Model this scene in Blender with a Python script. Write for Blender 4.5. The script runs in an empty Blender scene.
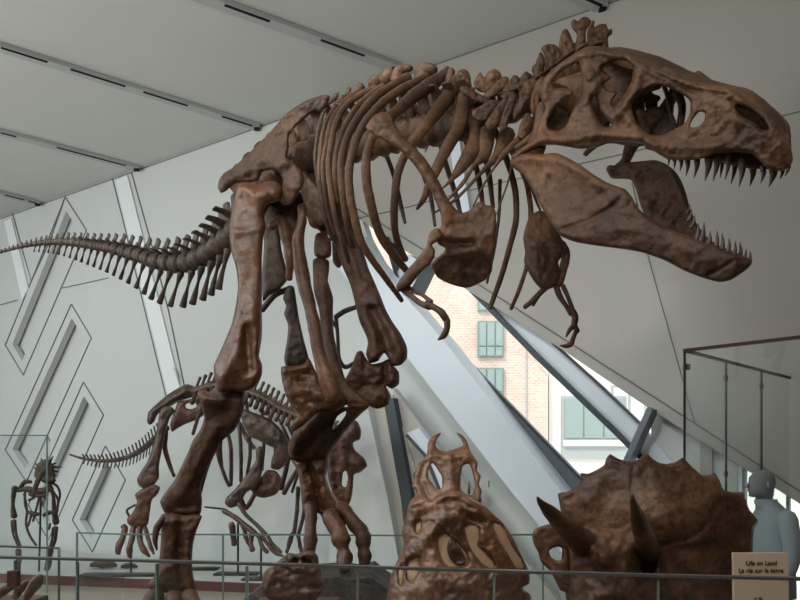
import bpy, bmesh, math, random
import numpy as np
from mathutils import Vector, noise
from mathutils.geometry import delaunay_2d_cdt
random.seed(7)
SC = bpy.context.scene
COL = SC.collection
F, HOR, EYE = 800.0, 470.0, 1.6      # focal length in pixels, eye level line, eye height

def W(px, py, D):
    return Vector(((px-400)/F*D, D, EYE-(py-HOR)/F*D))
def lin(c):
    return tuple(((v/255)/12.92 if v/255 <= .04045 else ((v/255+.055)/1.055)**2.4) for v in c)

# ---------------------------------------------------------------- materials
def new_mat(name):
    m = bpy.data.materials.new(name); m.use_nodes = True
    nt = m.node_tree; b = nt.nodes['Principled BSDF']
    return m, nt, b
def paint(name, c, rough=.6, metal=0., spec=.3, bump=0.0, bscale=60):
    m, nt, b = new_mat(name)
    b.inputs['Roughness'].default_value = rough; b.inputs['Metallic'].default_value = metal
    b.inputs['Specular IOR Level'].default_value = spec
    tc = nt.nodes.new('ShaderNodeTexCoord'); n = nt.nodes.new('ShaderNodeTexNoise')
    n.inputs['Scale'].default_value = 1.3; n.inputs['Detail'].default_value = 3
    nt.links.new(tc.outputs['Object'], n.inputs['Vector'])
    mx = nt.nodes.new('ShaderNodeMix'); mx.data_type = 'RGBA'
    l = lin(c)
    mx.inputs['A'].default_value = (*[v*.97 for v in l], 1); mx.inputs['B'].default_value = (*[min(1, v*1.03) for v in l], 1)
    nt.links.new(n.outputs['Fac'], mx.inputs['Factor']); nt.links.new(mx.outputs['Result'], b.inputs['Base Color'])
    if bump:
        n2 = nt.nodes.new('ShaderNodeTexNoise'); n2.inputs['Scale'].default_value = bscale
        nt.links.new(tc.outputs['Object'], n2.inputs['Vector'])
        bp = nt.nodes.new('ShaderNodeBump'); bp.inputs['Strength'].default_value = bump; bp.inputs['Distance'].default_value = .01
        nt.links.new(n2.outputs['Fac'], bp.inputs['Height']); nt.links.new(bp.outputs['Normal'], b.inputs['Normal'])
    return m
def bone_mat(name, dark, mid, light, rough=.55, scale=5.0, spec=.35, bump=.55):
    m, nt, b = new_mat(name)
    b.inputs['Roughness'].default_value = rough; b.inputs['Specular IOR Level'].default_value = spec
    tc = nt.nodes.new('ShaderNodeTexCoord')
    n = nt.nodes.new('ShaderNodeTexNoise'); n.inputs['Scale'].default_value = scale; n.inputs['Detail'].default_value = 7; n.inputs['Roughness'].default_value = .62
    nt.links.new(tc.outputs['Object'], n.inputs['Vector'])
    r = nt.nodes.new('ShaderNodeValToRGB'); e = r.color_ramp.elements
    e[0].position = .3; e[0].color = (*lin(dark), 1); e[1].position = .72; e[1].color = (*lin(light), 1)
    k = r.color_ramp.elements.new(.5); k.color = (*lin(mid), 1)
    nt.links.new(n.outputs['Fac'], r.inputs['Fac'])
    # fine cracks and pores
    n3 = nt.nodes.new('ShaderNodeTexNoise'); n3.inputs['Scale'].default_value = 34; n3.inputs['Detail'].default_value = 6; n3.inputs['Distortion'].default_value = .6
    nt.links.new(tc.outputs['Object'], n3.inputs['Vector'])
    r3 = nt.nodes.new('ShaderNodeValToRGB'); r3.color_ramp.elements[0].position = .36; r3.color_ramp.elements[0].color = (.5, .47, .45, 1)
    r3.color_ramp.elements[1].position = .55; r3.color_ramp.elements[1].color = (1.08, 1.08, 1.08, 1)
    nt.links.new(n3.outputs['Fac'], r3.inputs['Fac'])
    mx = nt.nodes.new('ShaderNodeMix'); mx.data_type = 'RGBA'; mx.blend_type = 'MULTIPLY'; mx.inputs['Factor'].default_value = .75
    nt.links.new(r.outputs['Color'], mx.inputs['A']); nt.links.new(r3.outputs['Color'], mx.inputs['B'])
    nt.links.new(mx.outputs['Result'], b.inputs['Base Color'])
    n2 = nt.nodes.new('ShaderNodeTexNoise'); n2.inputs['Scale'].default_value = 26; n2.inputs['Detail'].default_value = 8; n2.inputs['Roughness'].default_value = .6
    nt.links.new(tc.outputs['Object'], n2.inputs['Vector'])
    bp = nt.nodes.new('ShaderNodeBump'); bp.inputs['Strength'].default_value = bump; bp.inputs['Distance'].default_value = .014
    nt.links.new(n2.outputs['Fac'], bp.inputs['Height']); nt.links.new(bp.outputs['Normal'], b.inputs['Normal'])
    return m
def glass_mat(name, tint=(.972, .988, .984), gloss=.08):
    m, nt, b = new_mat(name); nt.nodes.remove(b)
    out = nt.nodes['Material Output']
    t = nt.nodes.new('ShaderNodeBsdfTransparent'); t.inputs['Color'].default_value = (*tint, 1)
    g = nt.nodes.new('ShaderNodeBsdfGlossy'); g.inputs['Roughness'].default_value = .02
    mx = nt.nodes.new('ShaderNodeMixShader')
    lw = nt.nodes.new('ShaderNodeLayerWeight'); lw.inputs['Blend'].default_value = .12
    mp = nt.nodes.new('ShaderNodeMath'); mp.operation = 'MULTIPLY_ADD'; mp.inputs[1].default_value = .2; mp.inputs[2].default_value = gloss*.4
    nt.links.new(lw.outputs['Fresnel'], mp.inputs[0]); nt.links.new(mp.outputs[0], mx.inputs['Fac'])
    nt.links.new(t.outputs[0], mx.inputs[1]); nt.links.new(g.outputs[0], mx.inputs[2]); nt.links.new(mx.outputs[0], out.inputs['Surface'])
    return m

M = dict(
    bone=bone_mat('rex_bone', (46, 29, 18), (77, 52, 34), (108, 76, 50), scale=3.0),
    rust=bone_mat('rust_bone', (52, 30, 16), (87, 54, 31), (126, 84, 53), rough=.4, spec=.5, scale=3.0),
    tail=bone_mat('tail_bone', (48, 39, 33), (72, 60, 51), (96, 82, 70)),
    tooth=paint('tooth_enamel', (58, 42, 33), .4, spec=.5),
    hadro=bone_mat('small_skeleton_bone', (46, 33, 24), (76, 57, 44), (108, 87, 70), rough=.4, spec=.5),
    red=bone_mat('reddish_bone', (54, 33, 22), (88, 58, 41), (120, 87, 65), rough=.42, spec=.5),
    cera=bone_mat('ceratopsian_skull', (62, 38, 25), (106, 71, 49), (144, 106, 79), rough=.4, spec=.5, scale=4, bump=.3),
    trike=bone_mat('frill_bone', (50, 32, 22), (90, 62, 44), (124, 92, 68), rough=.45, scale=2.6, bump=.35),
    plaster=paint('tan_plaster', (178, 148, 120), .5),
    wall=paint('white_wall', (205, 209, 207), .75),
    wallr=paint('shaded_wall', (172, 169, 162), .8),  # wall paint darkened to carry the weaker light on the right
    strip=paint('shaded_panel', (188, 186, 178), .8),  # white panels greyed in the colour for their shading
    ceil=paint('ceiling_paint', (200, 203, 199), .85),
    groove=paint('shadow_gap', (112, 114, 113), .9),
    track=paint('track_metal', (178, 182, 180), .5),
    slot=paint('dark_slot', (22, 22, 22), .8),
    beam=paint('skylit_pale_steel', (222, 230, 238), .45),  # blue-white raised in the colour to stand for window skylight
    beamd=paint('grey_and_shaded_steel', (120, 128, 134), .5),
    dark=paint('dark_steel', (70, 76, 80), .45, .3),
    metal=paint('brushed_rail', (96, 96, 93), .4, .5),
    black=paint('black_steel', (36, 38, 38), .5),
    glassedge=paint('green_glass_edge', (104, 128, 124), .25),
    white=paint('lit_slot_white', (232, 237, 238), .6),
    glass=glass_mat('balustrade_glass'),
    dimwall=paint('dim_wall', (92, 88, 82), .85),
    floor=paint('stone_floor', (150, 141, 130), .35),
    platform=paint('platform_top', (186, 188, 186), .4),
    band=paint('maroon_band', (92, 52, 50), .5),
    rock=bone_mat('dark_rock', (44, 40, 38), (70, 64, 60), (92, 86, 80), rough=.8),
    sign=paint('sign_card', (196, 172, 150), .6),
    ink=paint('sign_ink', (38, 26, 22), .7),
    brown=paint('brown_plate', (84, 58, 48), .5),
    ext=paint('pale_render', (236, 234, 228), .9),
    extgrey=paint('facade_grey', (170, 176, 176), .9),
    frame=paint('window_green', (128, 150, 144), .6),
    pane=paint('window_pane', (150, 164, 160), .5, spec=.1),
    gable=paint('pale_gable', (226, 212, 200), .9),
    person=paint('reflected_grey_cloth', (150, 160, 166), .8),  # blue-grey of a glass reflection put into the cloth colour
    skin=paint('reflected_grey_skin', (138, 140, 142), .7),  # reflection grey instead of a real skin colour
)
# brick
def brick():
    m, nt, b = new_mat('sandy_brick')
    tc = nt.nodes.new('ShaderNodeTexCoord'); mp = nt.nodes.new('ShaderNodeMapping'); mp.inputs['Rotation'].default_value = (math.pi/2, 0, 0)
    br = nt.nodes.new('ShaderNodeTexBrick'); br.inputs['Scale'].default_value = 3.2
    br.inputs['Color1'].default_value = (*lin((208, 178, 160)), 1); br.inputs['Color2'].default_value = (*lin((222, 194, 176)), 1); br.inputs['Mortar'].default_value = (*lin((222, 208, 198)), 1)
    br.inputs['Mortar Size'].default_value = .03
    nt.links.new(tc.outputs['Object'], mp.inputs[0]); nt.links.new(mp.outputs[0], br.inputs['Vector']); nt.links.new(br.outputs['Color'], b.inputs['Base Color'])
    b.inputs['Roughness'].default_value = .9
    return m
M['brick'] = brick()

# ---------------------------------------------------------------- object bookkeeping
OFF = {}
def thing(name, label, cat, loc, group=None):
    o = bpy.data.objects.new(name, None); COL.objects.link(o); o.location = loc; o.empty_display_size = .1
    o['label'] = label; o['category'] = cat
    if group: o['group'] = group
    OFF[o.name] = Vector(loc)
    return o
class Buf:
    def __init__(s): s.v = []; s.f = []
    def add(s, v, f):
        n = len(s.v); s.v.extend(v); s.f.extend([tuple(i+n for i in q) for q in f]); return s
def mesh_of(name, buf, mat, off=Vector((0, 0, 0)), smooth=True):
    me = bpy.data.meshes.new(name)
    me.from_pydata([tuple(Vector(v)-off) for v in buf.v], [], buf.f)
    bm = bmesh.new(); bm.from_mesh(me); bmesh.ops.recalc_face_normals(bm, faces=bm.faces); bm.to_mesh(me); bm.free()
    me.materials.append(M[mat])
    if smooth: me.polygons.foreach_set('use_smooth', [True]*len(me.polygons))
    me.update()
    return me
def part(name, buf, mat, parent, smooth=True, label=None):
    off = OFF[parent.name]
    o = bpy.data.objects.new(name, mesh_of(name, buf, mat, off, smooth)); COL.objects.link(o); o.parent = parent
    OFF[o.name] = off
    if label: o['label'] = label
    return o
def solo(name, buf, mat, label=None, cat=None, group=None, kind=None, smooth=False, origin=None):
    if origin is None:
        a = np.array([tuple(v) for v in buf.v]); origin = Vector(((a[:, 0].min()+a[:, 0].max())/2, (a[:, 1].min()+a[:, 1].max())/2, a[:, 2].min()))
    o = bpy.data.objects.new(name, mesh_of(name, buf, mat, origin, smooth)); COL.objects.link(o); o.location = origin
    OFF[o.name] = Vector(origin)
    if label: o['label'] = label; o['category'] = cat
    if group: o['group'] = group
    if kind: o['kind'] = kind
    return o
def struct(name, buf, mat): return solo(name, buf, mat, kind='structure')

# ---------------------------------------------------------------- shape makers
def box(buf, c, s, rz=0):
    cx, cy, cz = c; sx, sy, sz = [k/2 for k in s]; ca, sa = math.cos(rz), math.sin(rz)
    v = [Vector((cx+x*ca-y*sa, cy+x*sa+y*ca, cz+z)) for z in (-sz, sz) for x, y in ((-sx, -sy), (sx, -sy), (sx, sy), (-sx, sy))]
    return buf.add(v, [(0, 3, 2, 1), (4, 5, 6, 7), (0, 1, 5, 4), (1, 2, 6, 5), (2, 3, 7, 6), (3, 0, 4, 7)])
def bar(buf, a, b, w, h=None, up=Vector((0, 0, 1))):
    a = Vector(a); b = Vector(b); h = h or w; t = (b-a).normalized()
    s = t.cross(up)
    if s.length < 1e-3: s = t.cross(Vector((1, 0, 0)))
    s.normalize(); u = s.cross(t)
    v = [p+s*x*w/2+u*y*h/2 for p in (a, b) for x, y in ((-1, -1), (1, -1), (1, 1), (-1, 1))]
    return buf.add(v, [(0, 3, 2, 1), (4, 5, 6, 7), (0, 1, 5, 4), (1, 2, 6, 5), (2, 3, 7, 6), (3, 0, 4, 7)])
def cr(P, n):                                  # Catmull-Rom through rows of numbers
    P = np.array(P, float); Q = np.vstack([2*P[0]-P[1], P, 2*P[-1]-P[-2]]); out = []
    for i in range(len(P)-1):
        p0, p1, p2, p3 = Q[i:i+4]
        for k in range(n):
            t = k/n
            out.append(.5*((2*p1)+(-p0+p2)*t+(2*p0-5*p1+4*p2-p3)*t*t+(-p0+3*p1-3*p2+p3)*t**3))
    out.append(P[-1]); return np.array(out)
def tube3(buf, P, R, S=None, R2=None, n=4, sides=10, namp=.08, nf=9., seed=0, side=None):
    """rounded tube through 3-D points P, radius R (across) and R2 (along the view / second axis)"""
    R2 = R2 or R
    rows = cr([(*p, r, r2) for p, r, r2 in zip([tuple(p) for p in P], R, R2)], n) if len(P) > 1 else None
    pts = [Vector(r[:3]) for r in rows]; ra = [max(r[3], 1e-4) for r in rows]; rb = [max(r[4], 1e-4) for r in rows]
    m = len(pts); rings = []
    def frame(i):
        t = (pts[min(i+1, m-1)]-pts[max(i-1, 0)]).normalized()
        view = side if side is not None else (pts[i]-Vector((0, 0, EYE))).normalized()
        s = t.cross(view)
        if s.length < .05: s = t.cross(Vector((0, 0, 1)))
        if s.length < .05: s = t.cross(Vector((1, 0, 0)))
        s.normalize(); return t, s, s.cross(t)
    def ring(c, t, s, u, a, b):
        o = []
        for k in range(sides):
            an = 2*math.pi*k/sides; d = s*math.cos(an)*a+u*math.sin(an)*b; p = c+d
            if namp:
                q = p*nf+Vector((seed*3.1, seed*1.7, 0))
                p = c+d*(1+namp*2*(noise.noise(q)+.7*noise.noise(q*2.3)))
            o.append(p)
        return o
    t, s, u = frame(0); rr = min(ra[0], rb[0])
    for k, (h, w) in enumerate(((.92, .38), (.65, .76))): rings.append(ring(pts[0]-t*rr*h, t, s, u, ra[0]*w, rb[0]*w))
    first = pts[0]-t*rr
    ps = None
    for i in range(m):
        t, s, u = frame(i)
        if ps is not None and s.dot(ps) < 0: s = -s; u = -u
        ps = s
        rings.append(ring(pts[i], t, s, u, ra[i], rb[i]))
    rr = min(ra[-1], rb[-1])
    for h, w in ((.65, .76), (.92, .38)): rings.append(ring(pts[-1]+t*rr*h, t, s, u, ra[-1]*w, rb[-1]*w))
    v = [p for r in rings for p in r]; f = []
    for i in range(len(rings)-1):
        for k in range(sides):
            a = i*sides+k; b = i*sides+(k+1) % sides
            f.append((a, b, b+sides, a+sides))
    v.append(first); v.append(pts[-1]+t*rr); e = len(v)
    for k in range(sides):
        f.append((e-2, (k+1) % sides, k)); q = (len(rings)-1)*sides
        f.append((e-1, q+k, q+(k+1) % sides))
    return buf.add(v, f)
def tb(buf, pts, flat=.85, **kw):
    """tube traced through (pixel x, pixel y, distance, radius in pixels)"""
    P = [W(p[0], p[1], p[2]) for p in pts]; R = [p[3]*p[2]/F for p in pts]
    return tube3(buf, P, R, R2=[r*flat for r in R], **kw)
def inside(poly, X, Y):
    c = np.zeros(X.shape, bool); n = len(poly)
    for i in range(n):
        x1, y1 = poly[i]; x2, y2 = poly[(i+1) % n]
        if y1 == y2: continue
        c ^= ((y1 > Y) != (y2 > Y)) & (X < (x2-x1)*(Y-y1)/(y2-y1)+x1)
    return c
def closed_smooth(poly, step, sharp=False):
    P = np.array(poly, float); n = len(P); out = []
    for i in range(n):
        p0, p1, p2, p3 = P[i-1], P[i], P[(i+1) % n], P[(i+2) % n]
        k = max(1, int(round(np.hypot(*(p2-p1))/step)))
        for j in range(k):
            t = j/k
            q = p1+(p2-p1)*t if sharp else .5*((2*p1)+(-p0+p2)*t+(2*p0-5*p1+4*p2-p3)*t*t+(-p0+3*p1-3*p2+p3)*t**3)*.6+(p1+(p2-p1)*t)*.4
            out.append(tuple(q))
    return out
def seg_dist(X, Y, line):
    d = np.full(X.shape, 1e9)
    for (x1, y1), (x2, y2) in zip(line[:-1], line[1:]):
        L = (x2-x1)**2+(y2-y1)**2+1e-9
        t = np.clip(((X-x1)*(x2-x1)+(Y-y1)*(y2-y1))/L, 0, 1)
        d = np.minimum(d, np.hypot(X-x1-t*(x2-x1), Y-y1-t*(y2-y1)))
    return d
def inflate(buf, outline, D, holes=(), step=2.2, depth=1.0, tmax=None, strokes=(), namp=.6, nf=.13, seed=0, its=260, post=None, sharp=False, back=1.0, one=False):
    """rounded solid with the traced outline; D = distance (number or function of pixel x,y); strokes sculpt ridges/grooves
    strokes: (polyline, sigma px, height px). tmax = limit of half thickness in px"""
    Df = D if callable(D) else (lambda x, y: D)
    o = closed_smooth(outline, step, sharp); hs = [closed_smooth(h, step, sharp) for h in holes]
    A = np.array(o); x0, y0 = A.min(0)-2; x1, y1 = A.max(0)+2
    g = max(.5, max(x1-x0, y1-y0)/90)
    gx = np.arange(x0, x1+g, g); gy = np.arange(y0, y1+g, g); X, Y = np.meshgrid(gx, gy)
    mk = inside(o, X, Y)
    for h in hs: mk &= ~inside(h, X, Y)
    u = np.zeros(X.shape)
    for _ in range(its):
        a = np.zeros_like(u); a[1:-1, 1:-1] = .25*(u[:-2, 1:-1]+u[2:, 1:-1]+u[1:-1, :-2]+u[1:-1, 2:]+g*g); u = a*mk
    # points
    pts = []; edges = []
    for lp in [o]+hs:
        b = len(pts); pts += [Vector(p) for p in lp]; edges += [(b+i, b+(i+1) % len(lp)) for i in range(len(lp))]
    nb = len(pts)
    ix = np.arange(x0, x1, step); iy = np.arange(y0, y1, step*.87)
    for j, yy in enumerate(iy):
        xs = ix+(step/2 if j % 2 else 0); m = inside(o, xs, np.full(xs.shape, yy))
        for h in hs: m &= ~inside(h, xs, np.full(xs.shape, yy))
        xs = xs[m]
        if not len(xs): continue
        d = np.full(xs.shape, 1e9)
        for lp in [o]+hs: d = np.minimum(d, seg_dist(xs, np.full(xs.shape, yy), lp+[lp[0]]))
        pts += [Vector((x, yy)) for x, q in zip(xs, d) if q > step*.45]
    V, E, T, *_ = delaunay_2d_cdt(pts, edges, [], 0, 1e-5)
    V = np.array([tuple(v) for v in V]); T = [t for t in T if len(t) == 3]
    Tc = np.array([V[list(t)].mean(0) for t in T]); ok = inside(o, Tc[:, 0], Tc[:, 1])
    for h in hs: ok &= ~inside(h, Tc[:, 0], Tc[:, 1])
    T = [t for t, k in zip(T, ok) if k]
    x = V[:, 0]; y = V[:, 1]
    fx = np.clip((x-x0)/g, 0, len(gx)-1.001); fy = np.clip((y-y0)/g, 0, len(gy)-1.001)
    i0 = fx.astype(int); j0 = fy.astype(int); a = fx-i0; b = fy-j0
    U = u[j0, i0]*(1-a)*(1-b)+u[j0, i0+1]*a*(1-b)+u[j0+1, i0]*(1-a)*b+u[j0+1, i0+1]*a*b
    bd = np.full(x.shape, 1e9)
    for lp in [o]+hs: bd = np.minimum(bd, seg_dist(x, y, lp+[lp[0]]))
    onb = bd < 1e-3; U[onb] = 0
    t = 1.42*np.sqrt(np.maximum(U, 0))*depth
    if tmax: t = tmax*np.tanh(t/tmax)
    rel = np.zeros(x.shape)
    for line, sg, h in strokes: rel += h*np.exp(-seg_dist(x, y, line)**2/(2*sg*sg))
    edge = np.clip(bd/4, 0, 1)
    nz = np.array([noise.fractal(Vector((xx*nf, yy*nf, seed*5.3)), .8, 2.1, 4) for xx, yy in zip(x, y)])*namp*2
    tf = (t+(rel+nz)*edge); tk = (t*back+nz*.5*edge)
    tf = np.maximum(tf, -t*back*.6)
    v = []; fr = []; bk = []
    for i in range(len(x)):
        d = Df(x[i], y[i]); s = d/F
        fr.append(len(v)); v.append(W(x[i], y[i], d-tf[i]*s))
        if onb[i]: bk.append(fr[-1])
        else: bk.append(len(v)); v.append(W(x[i], y[i], d+tk[i]*s))
    f = [tuple(fr[i] for i in q) for q in T]+[tuple(bk[i] for i in q[::-1]) for q in T]
    if post: v = [post(p) for p in v]
    return buf.add(v, f)
def flatpoly(buf, outline, holes, conv, thick):
    """flat panel with holes: outline points, conv(pt) -> 3-D point, thick = vector"""
    loops = [outline]+list(holes); pts = []; edges = []
    for lp in loops:
        b = len(pts); pts += [Vector(p) for p in lp]; edges += [(b+i, b+(i+1) % len(lp)) for i in range(len(lp))]
    V, E, T, *_ = delaunay_2d_cdt(pts, edges, [], 0, 1e-6)
    Va = np.array([tuple(v) for v in V]); T = [t for t in T]
    Tc = np.array([Va[list(t)].mean(0) for t in T]); ok = inside(outline, Tc[:, 0], Tc[:, 1])
    for h in holes: ok &= ~inside(h, Tc[:, 0], Tc[:, 1])
    T = [t for t, k in zip(T, ok) if k]
    n = len(Va); fr = [conv(p) for p in Va]; v = fr+[p+thick for p in fr]
    f = [tuple(t) for t in T]+[tuple(i+n for i in t[::-1]) for t in T]
    cnt = {}
    for t in T:
        for a, b in zip(t, t[1:]+t[:1]): cnt[(a, b)] = 1
    for a, b in cnt:
        if (b, a) not in cnt: f.append((b, a, a+n, b+n))
    return buf.add(v, f)
WN = Vector((.72, 1, 0)).normalized()
def wallD(px): return 10.15/(1+.72*(px-400)/F)
def wconv(off=0.0):
    def c(p):
        return W(p[0], p[1], (10.15+off*1.2322)/(1+.72*(p[0]-400)/F))
    return c
def wpanel(buf, outline, holes=(), off=0., thick=.12):
    return flatpoly(buf, outline, holes, wconv(off), WN*thick)
def dpanel(buf, outline, D, thick=.1, holes=()):
    return flatpoly(buf, outline, holes, (lambda p: W(p[0], p[1], D)), Vector((0, thick, 0)))
def ribbon(line, w):
    o1 = []; o2 = []; L = [Vector(p) for p in line]
    for i, p in enumerate(L):
        t = (L[min(i+1, len(L)-1)]-L[max(i-1, 0)]).normalized(); nn = Vector((-t.y, t.x))
        o1.append(tuple(p+nn*w/2)); o2.append(tuple(p-nn*w/2))
    return o1+o2[::-1]
# ================================================================ the room
H = 6.6
def wx(X): return 10.15-.72*X
b = Buf(); flatpoly(b, [(-14, -5), (6.2, -5), (6.2, wx(6.2)+.3), (-14, wx(-14)+.3)], [], lambda p: Vector((p[0], p[1], 0)), Vector((0, 0, -.1))); struct('floor', b, 'floor')
b = Buf(); flatpoly(b, [(-14, -5), (6.2, -5), (6.2, wx(6.2)+.3), (-14, wx(-14)+.3)], [], lambda p: Vector((p[0], p[1], H)), Vector((0, 0, .1))); struct('ceiling', b, 'ceil')
for nm, c, s in (('wall_left', (-14.1, 7.6, 3.3), (.2, 25.4, 6.8)), ('wall_right', (6.3, .5, 3.3), (.2, 11.2, 6.8)), ('wall_rear', (-3.9, -5.1, 3.3), (20.6, .2, 6.8))):
    b = Buf(); box(b, c, s); struct(nm, b, 'wall' if nm == 'wall_left' else 'dimwall')
def pz(px, z):                                  # pixel row of height z on the wall plane
    return HOR-(z-EYE)*F/wallD(px)
def ceil_px(px): return pz(px, H)
EDGE = [(387, 239), (467, 290), (555, 345), (647, 407), (715, 450), (800, 504), (900, 568)]
# upper right wall, its lower edge running down to the right
top = [(x, ceil_px(x)) for x in (1180, 1000, 800, 600, 440, 330)]
o = top+[(330, 197), (357, 217)]+EDGE+[(1180, 745)]
hole = [(451, 148), (458, 148), (470, 232), (461, 232)]
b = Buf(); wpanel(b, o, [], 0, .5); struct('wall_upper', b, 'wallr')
b = Buf(); wpanel(b, [(449, 140), (459, 140), (474, 240), (462, 240)], [], -.04, .05); struct('trim_7', b, 'beam')
g = Buf()
for L, w in (([(330, 190), (357, 209), (430, 254), (495, 295), (660, 401), (796, 489), (900, 556)], 1.2),
             ([(345, 221), (400, 209), (470, 190), (582, 163), (622, 154), (776, 117), (800, 111)], .6),
             ([(632, 183), (648, 257), (667, 325), (695, 425)], .6)):
    wpanel(g, ribbon(L, w), [], -.012, .02)
struct('trim_1', g, 'groove')
# left wall with slanted slots
def inset(p, d):
    P = np.array(p, float); c = P.mean(0); out = []; n = len(P)
    for i in range(n):
        a, q, r = P[i-1], P[i], P[(i+1) % n]
        e1 = (q-a)/np.hypot(*(q-a)); e2 = (r-q)/np.hypot(*(r-q)); n1 = np.array([-e1[1], e1[0]]); n2 = np.array([-e2[1], e2[0]])
        if np.dot(c-q, n1) < 0 and np.dot(c-q, n2) < 0: n1, n2 = -n1, -n2
        elif np.dot(c-q, n1) < 0: n1 = -n1
        elif np.dot(c-q, n2) < 0: n2 = -n2
        bis = n1+n2; bis /= np.dot(bis, n1); out.append(tuple(q+bis*d))
    return out
dia = [[(65, 197), (86, 230), (23, 375), (5, 345)],
       [(71, 304), (91, 338), (26, 482), (5, 450)],
       [(83, 382), (103, 415), (48, 540), (28, 505)],
       [(105, 446), (125, 480), (92, 552), (72, 520)]]
holes = [inset(d, 6.5) for d in dia]
slots = [[(116, 181), (129, 174), (183, 388), (169, 398)], [(3, 221), (11, 217), (30, 290), (40, 345), (28, 345)]]
left = [(x, ceil_px(x)) for x in (-160, 0, 130, 330)]+[(352, 190), (368, 238), (428, 345), (542, 490), (610, 590), (640, pz(640, 0)), (330, pz(330, 0)), (0, pz(0, 0)), (-160, pz(-160, 0))]
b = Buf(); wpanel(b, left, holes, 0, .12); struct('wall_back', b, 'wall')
b = Buf(); wpanel(b, [(115, 181), (127, 175), (180, 388), (168, 396)], [], -.03, .03); wpanel(b, [(4, 222), (11, 218), (28, 288), (22, 300)], [], -.03, .03); struct('trim_8', b, 'white')  # lighter white paints in the lit look of these slots
b = Buf(); wpanel(b, [(-160, ceil_px(-160)), (0, ceil_px(0)), (250, ceil_px(250)), (250, 400), (140, pz(140, 0)), (-160, pz(-160, 0))], [], .16, .1); struct('wall_recess', b, 'wall')
g = Buf()
for d in dia: 
    for a, q in zip(d, d[1:]+d[:1]): wpanel(g, ribbon([a, q], .7), [], -.012, .02)
wpanel(g, ribbon([(0, 305), (17, 300)], .8), [], -.012, .02); wpanel(g, ribbon([(62, 288), (108, 278)], .8), [], -.012, .02)
wpanel(g, ribbon([(12, 212), (22, 250), (31, 281), (50, 240), (64, 199)], .8), [], -.012, .02)
wpanel(g, ribbon([(131, 172), (150, 240), (168, 310), (184, 386)], .8), [], -.012, .02)
wpanel(g, ribbon([(112, 178), (125, 230), (142, 300), (166, 398)], .6), [], -.012, .02)
struct('trim_2', g, 'groove')
b = Buf()      # tilted ledges at the foot of the recesses
def facet(p1, p2, p3, o1, o2, o3):
    q = [wconv(o)(p) for p, o in ((p1, o1), (p2, o2), (p3, o3))]; b.add(q+[k+WN*.03 for k in q], [(0, 1, 2), (3, 5, 4), (0, 3, 4, 1), (1, 4, 5, 2), (2, 5, 3, 0)])
facet((170, 361), (173, 360), (179, 385), .0, .0, -.1)
struct('trim_3', b, 'wall')
# ceiling tracks
def cpt(px, py, z): 
    D = (z-EYE)*F/(HOR-py); return Vector(((px-400)/F*D, D, z))
def track(p1, p2, segs, n):
    a = cpt(*p1, H-.03); c = cpt(*p2, H-.03)
    d = (c-a).normalized(); a2 = a-d*6 if p1[0] <= 0 or p1[1] <= 0 else a
    b = Buf(); bar(b, a2, c, .17, .05); o = struct('trim_%d' % n, b, 'track')
    b = Buf(); L = (c-a2).length; off = (a-a2).length
    s = Vector((d.y, -d.x, 0))*.05
    for t0, t1 in segs: bar(b, a+(c-a)*t0+s+Vector((0, 0, -.028)), a+(c-a)*t1+s+Vector((0, 0, -.028)), .035, .012)
    box(b, c+Vector((0, -.02, -.03)), (.07, .07, .05))
    oo = bpy.data.objects.new('trim_slot', mesh_of('trim_slot', b, 'slot', OFF[o.name], False)); COL.objects.link(oo); oo.parent = o
track((0, 47), (257, 127), ((0, .15), (.23, .43), (.5, .68), (.83, .97)), 11)
track((0, 132), (137, 168), ((0, .1), (.38, .9)), 12)
track((210, 0), (395, 67), ((.06, .28), (.55, .8)), 13)
track((0, 193), (38, 203), ((.1, .6), (.7, .9)), 14)
track((520, -30), (602, 7), ((.2, .5), (.6, .95)), 15)
b = Buf()      # shadow gap where the wall meets the ceiling
L = [(x, ceil_px(x)+1.0) for x in (0, 60, 135, 258, 330, 440, 520, 605, 700)]
wpanel(b, ribbon(L, .8), [], -.012, .02); struct('trim_4', b, 'groove')

# ---- window bay: slanted steel members crossing the opening
def member(name, poly, off, thick, mat, n=None):
    b = Buf(); wpanel(b, poly, [], off, thick); return struct(name, b, mat)
member('trim_20', [(322, 235), (352, 232), (362, 247), (395, 285), (445, 342), (560, 490), (665, 625), (620, 625), (510, 490), (407, 357), (328, 255)], -.35, .3, 'beam')
member('trim_21', [(428, 332), (440, 334), (457, 351), (580, 478), (645, 560), (668, 610), (600, 600), (540, 482)], -.02, .1, 'beamd')  # shaded side face of the great beam, its shade put into the grey
member('trim_22', ribbon([(438, 326), (457, 351), (520, 416), (600, 499), (640, 545)], 2.2), -.05, .06, 'dark')
member('trim_23', [(487, 303), (555, 345), (598, 386), (640, 424), (672, 462), (650, 470), (615, 430), (540, 358)], .1, .1, 'beam')
member('trim_24', ribbon([(462, 281), (487, 306), (540, 360), (615, 432), (668, 486)], 5), .04, .1, 'dark')
member('trim_25', ribbon([(552, 343), (600, 386), (642, 426)], 1.8), .04, .08, 'dark')
member('trim_26', ribbon([(650, 408), (638, 434), (622, 470)], 6), -.15, .2, 'beamd')
member('trim_27', [(408, 254), (424, 264), (411, 292), (393, 279)], -.05, .2, 'beam')
member('trim_28', ribbon([(426, 262), (411, 293)], 2.5), -.08, .25, 'dark')
member('trim_29', ribbon([(384, 236), (399, 286)], 2.5), -.08, .25, 'dark')
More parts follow.
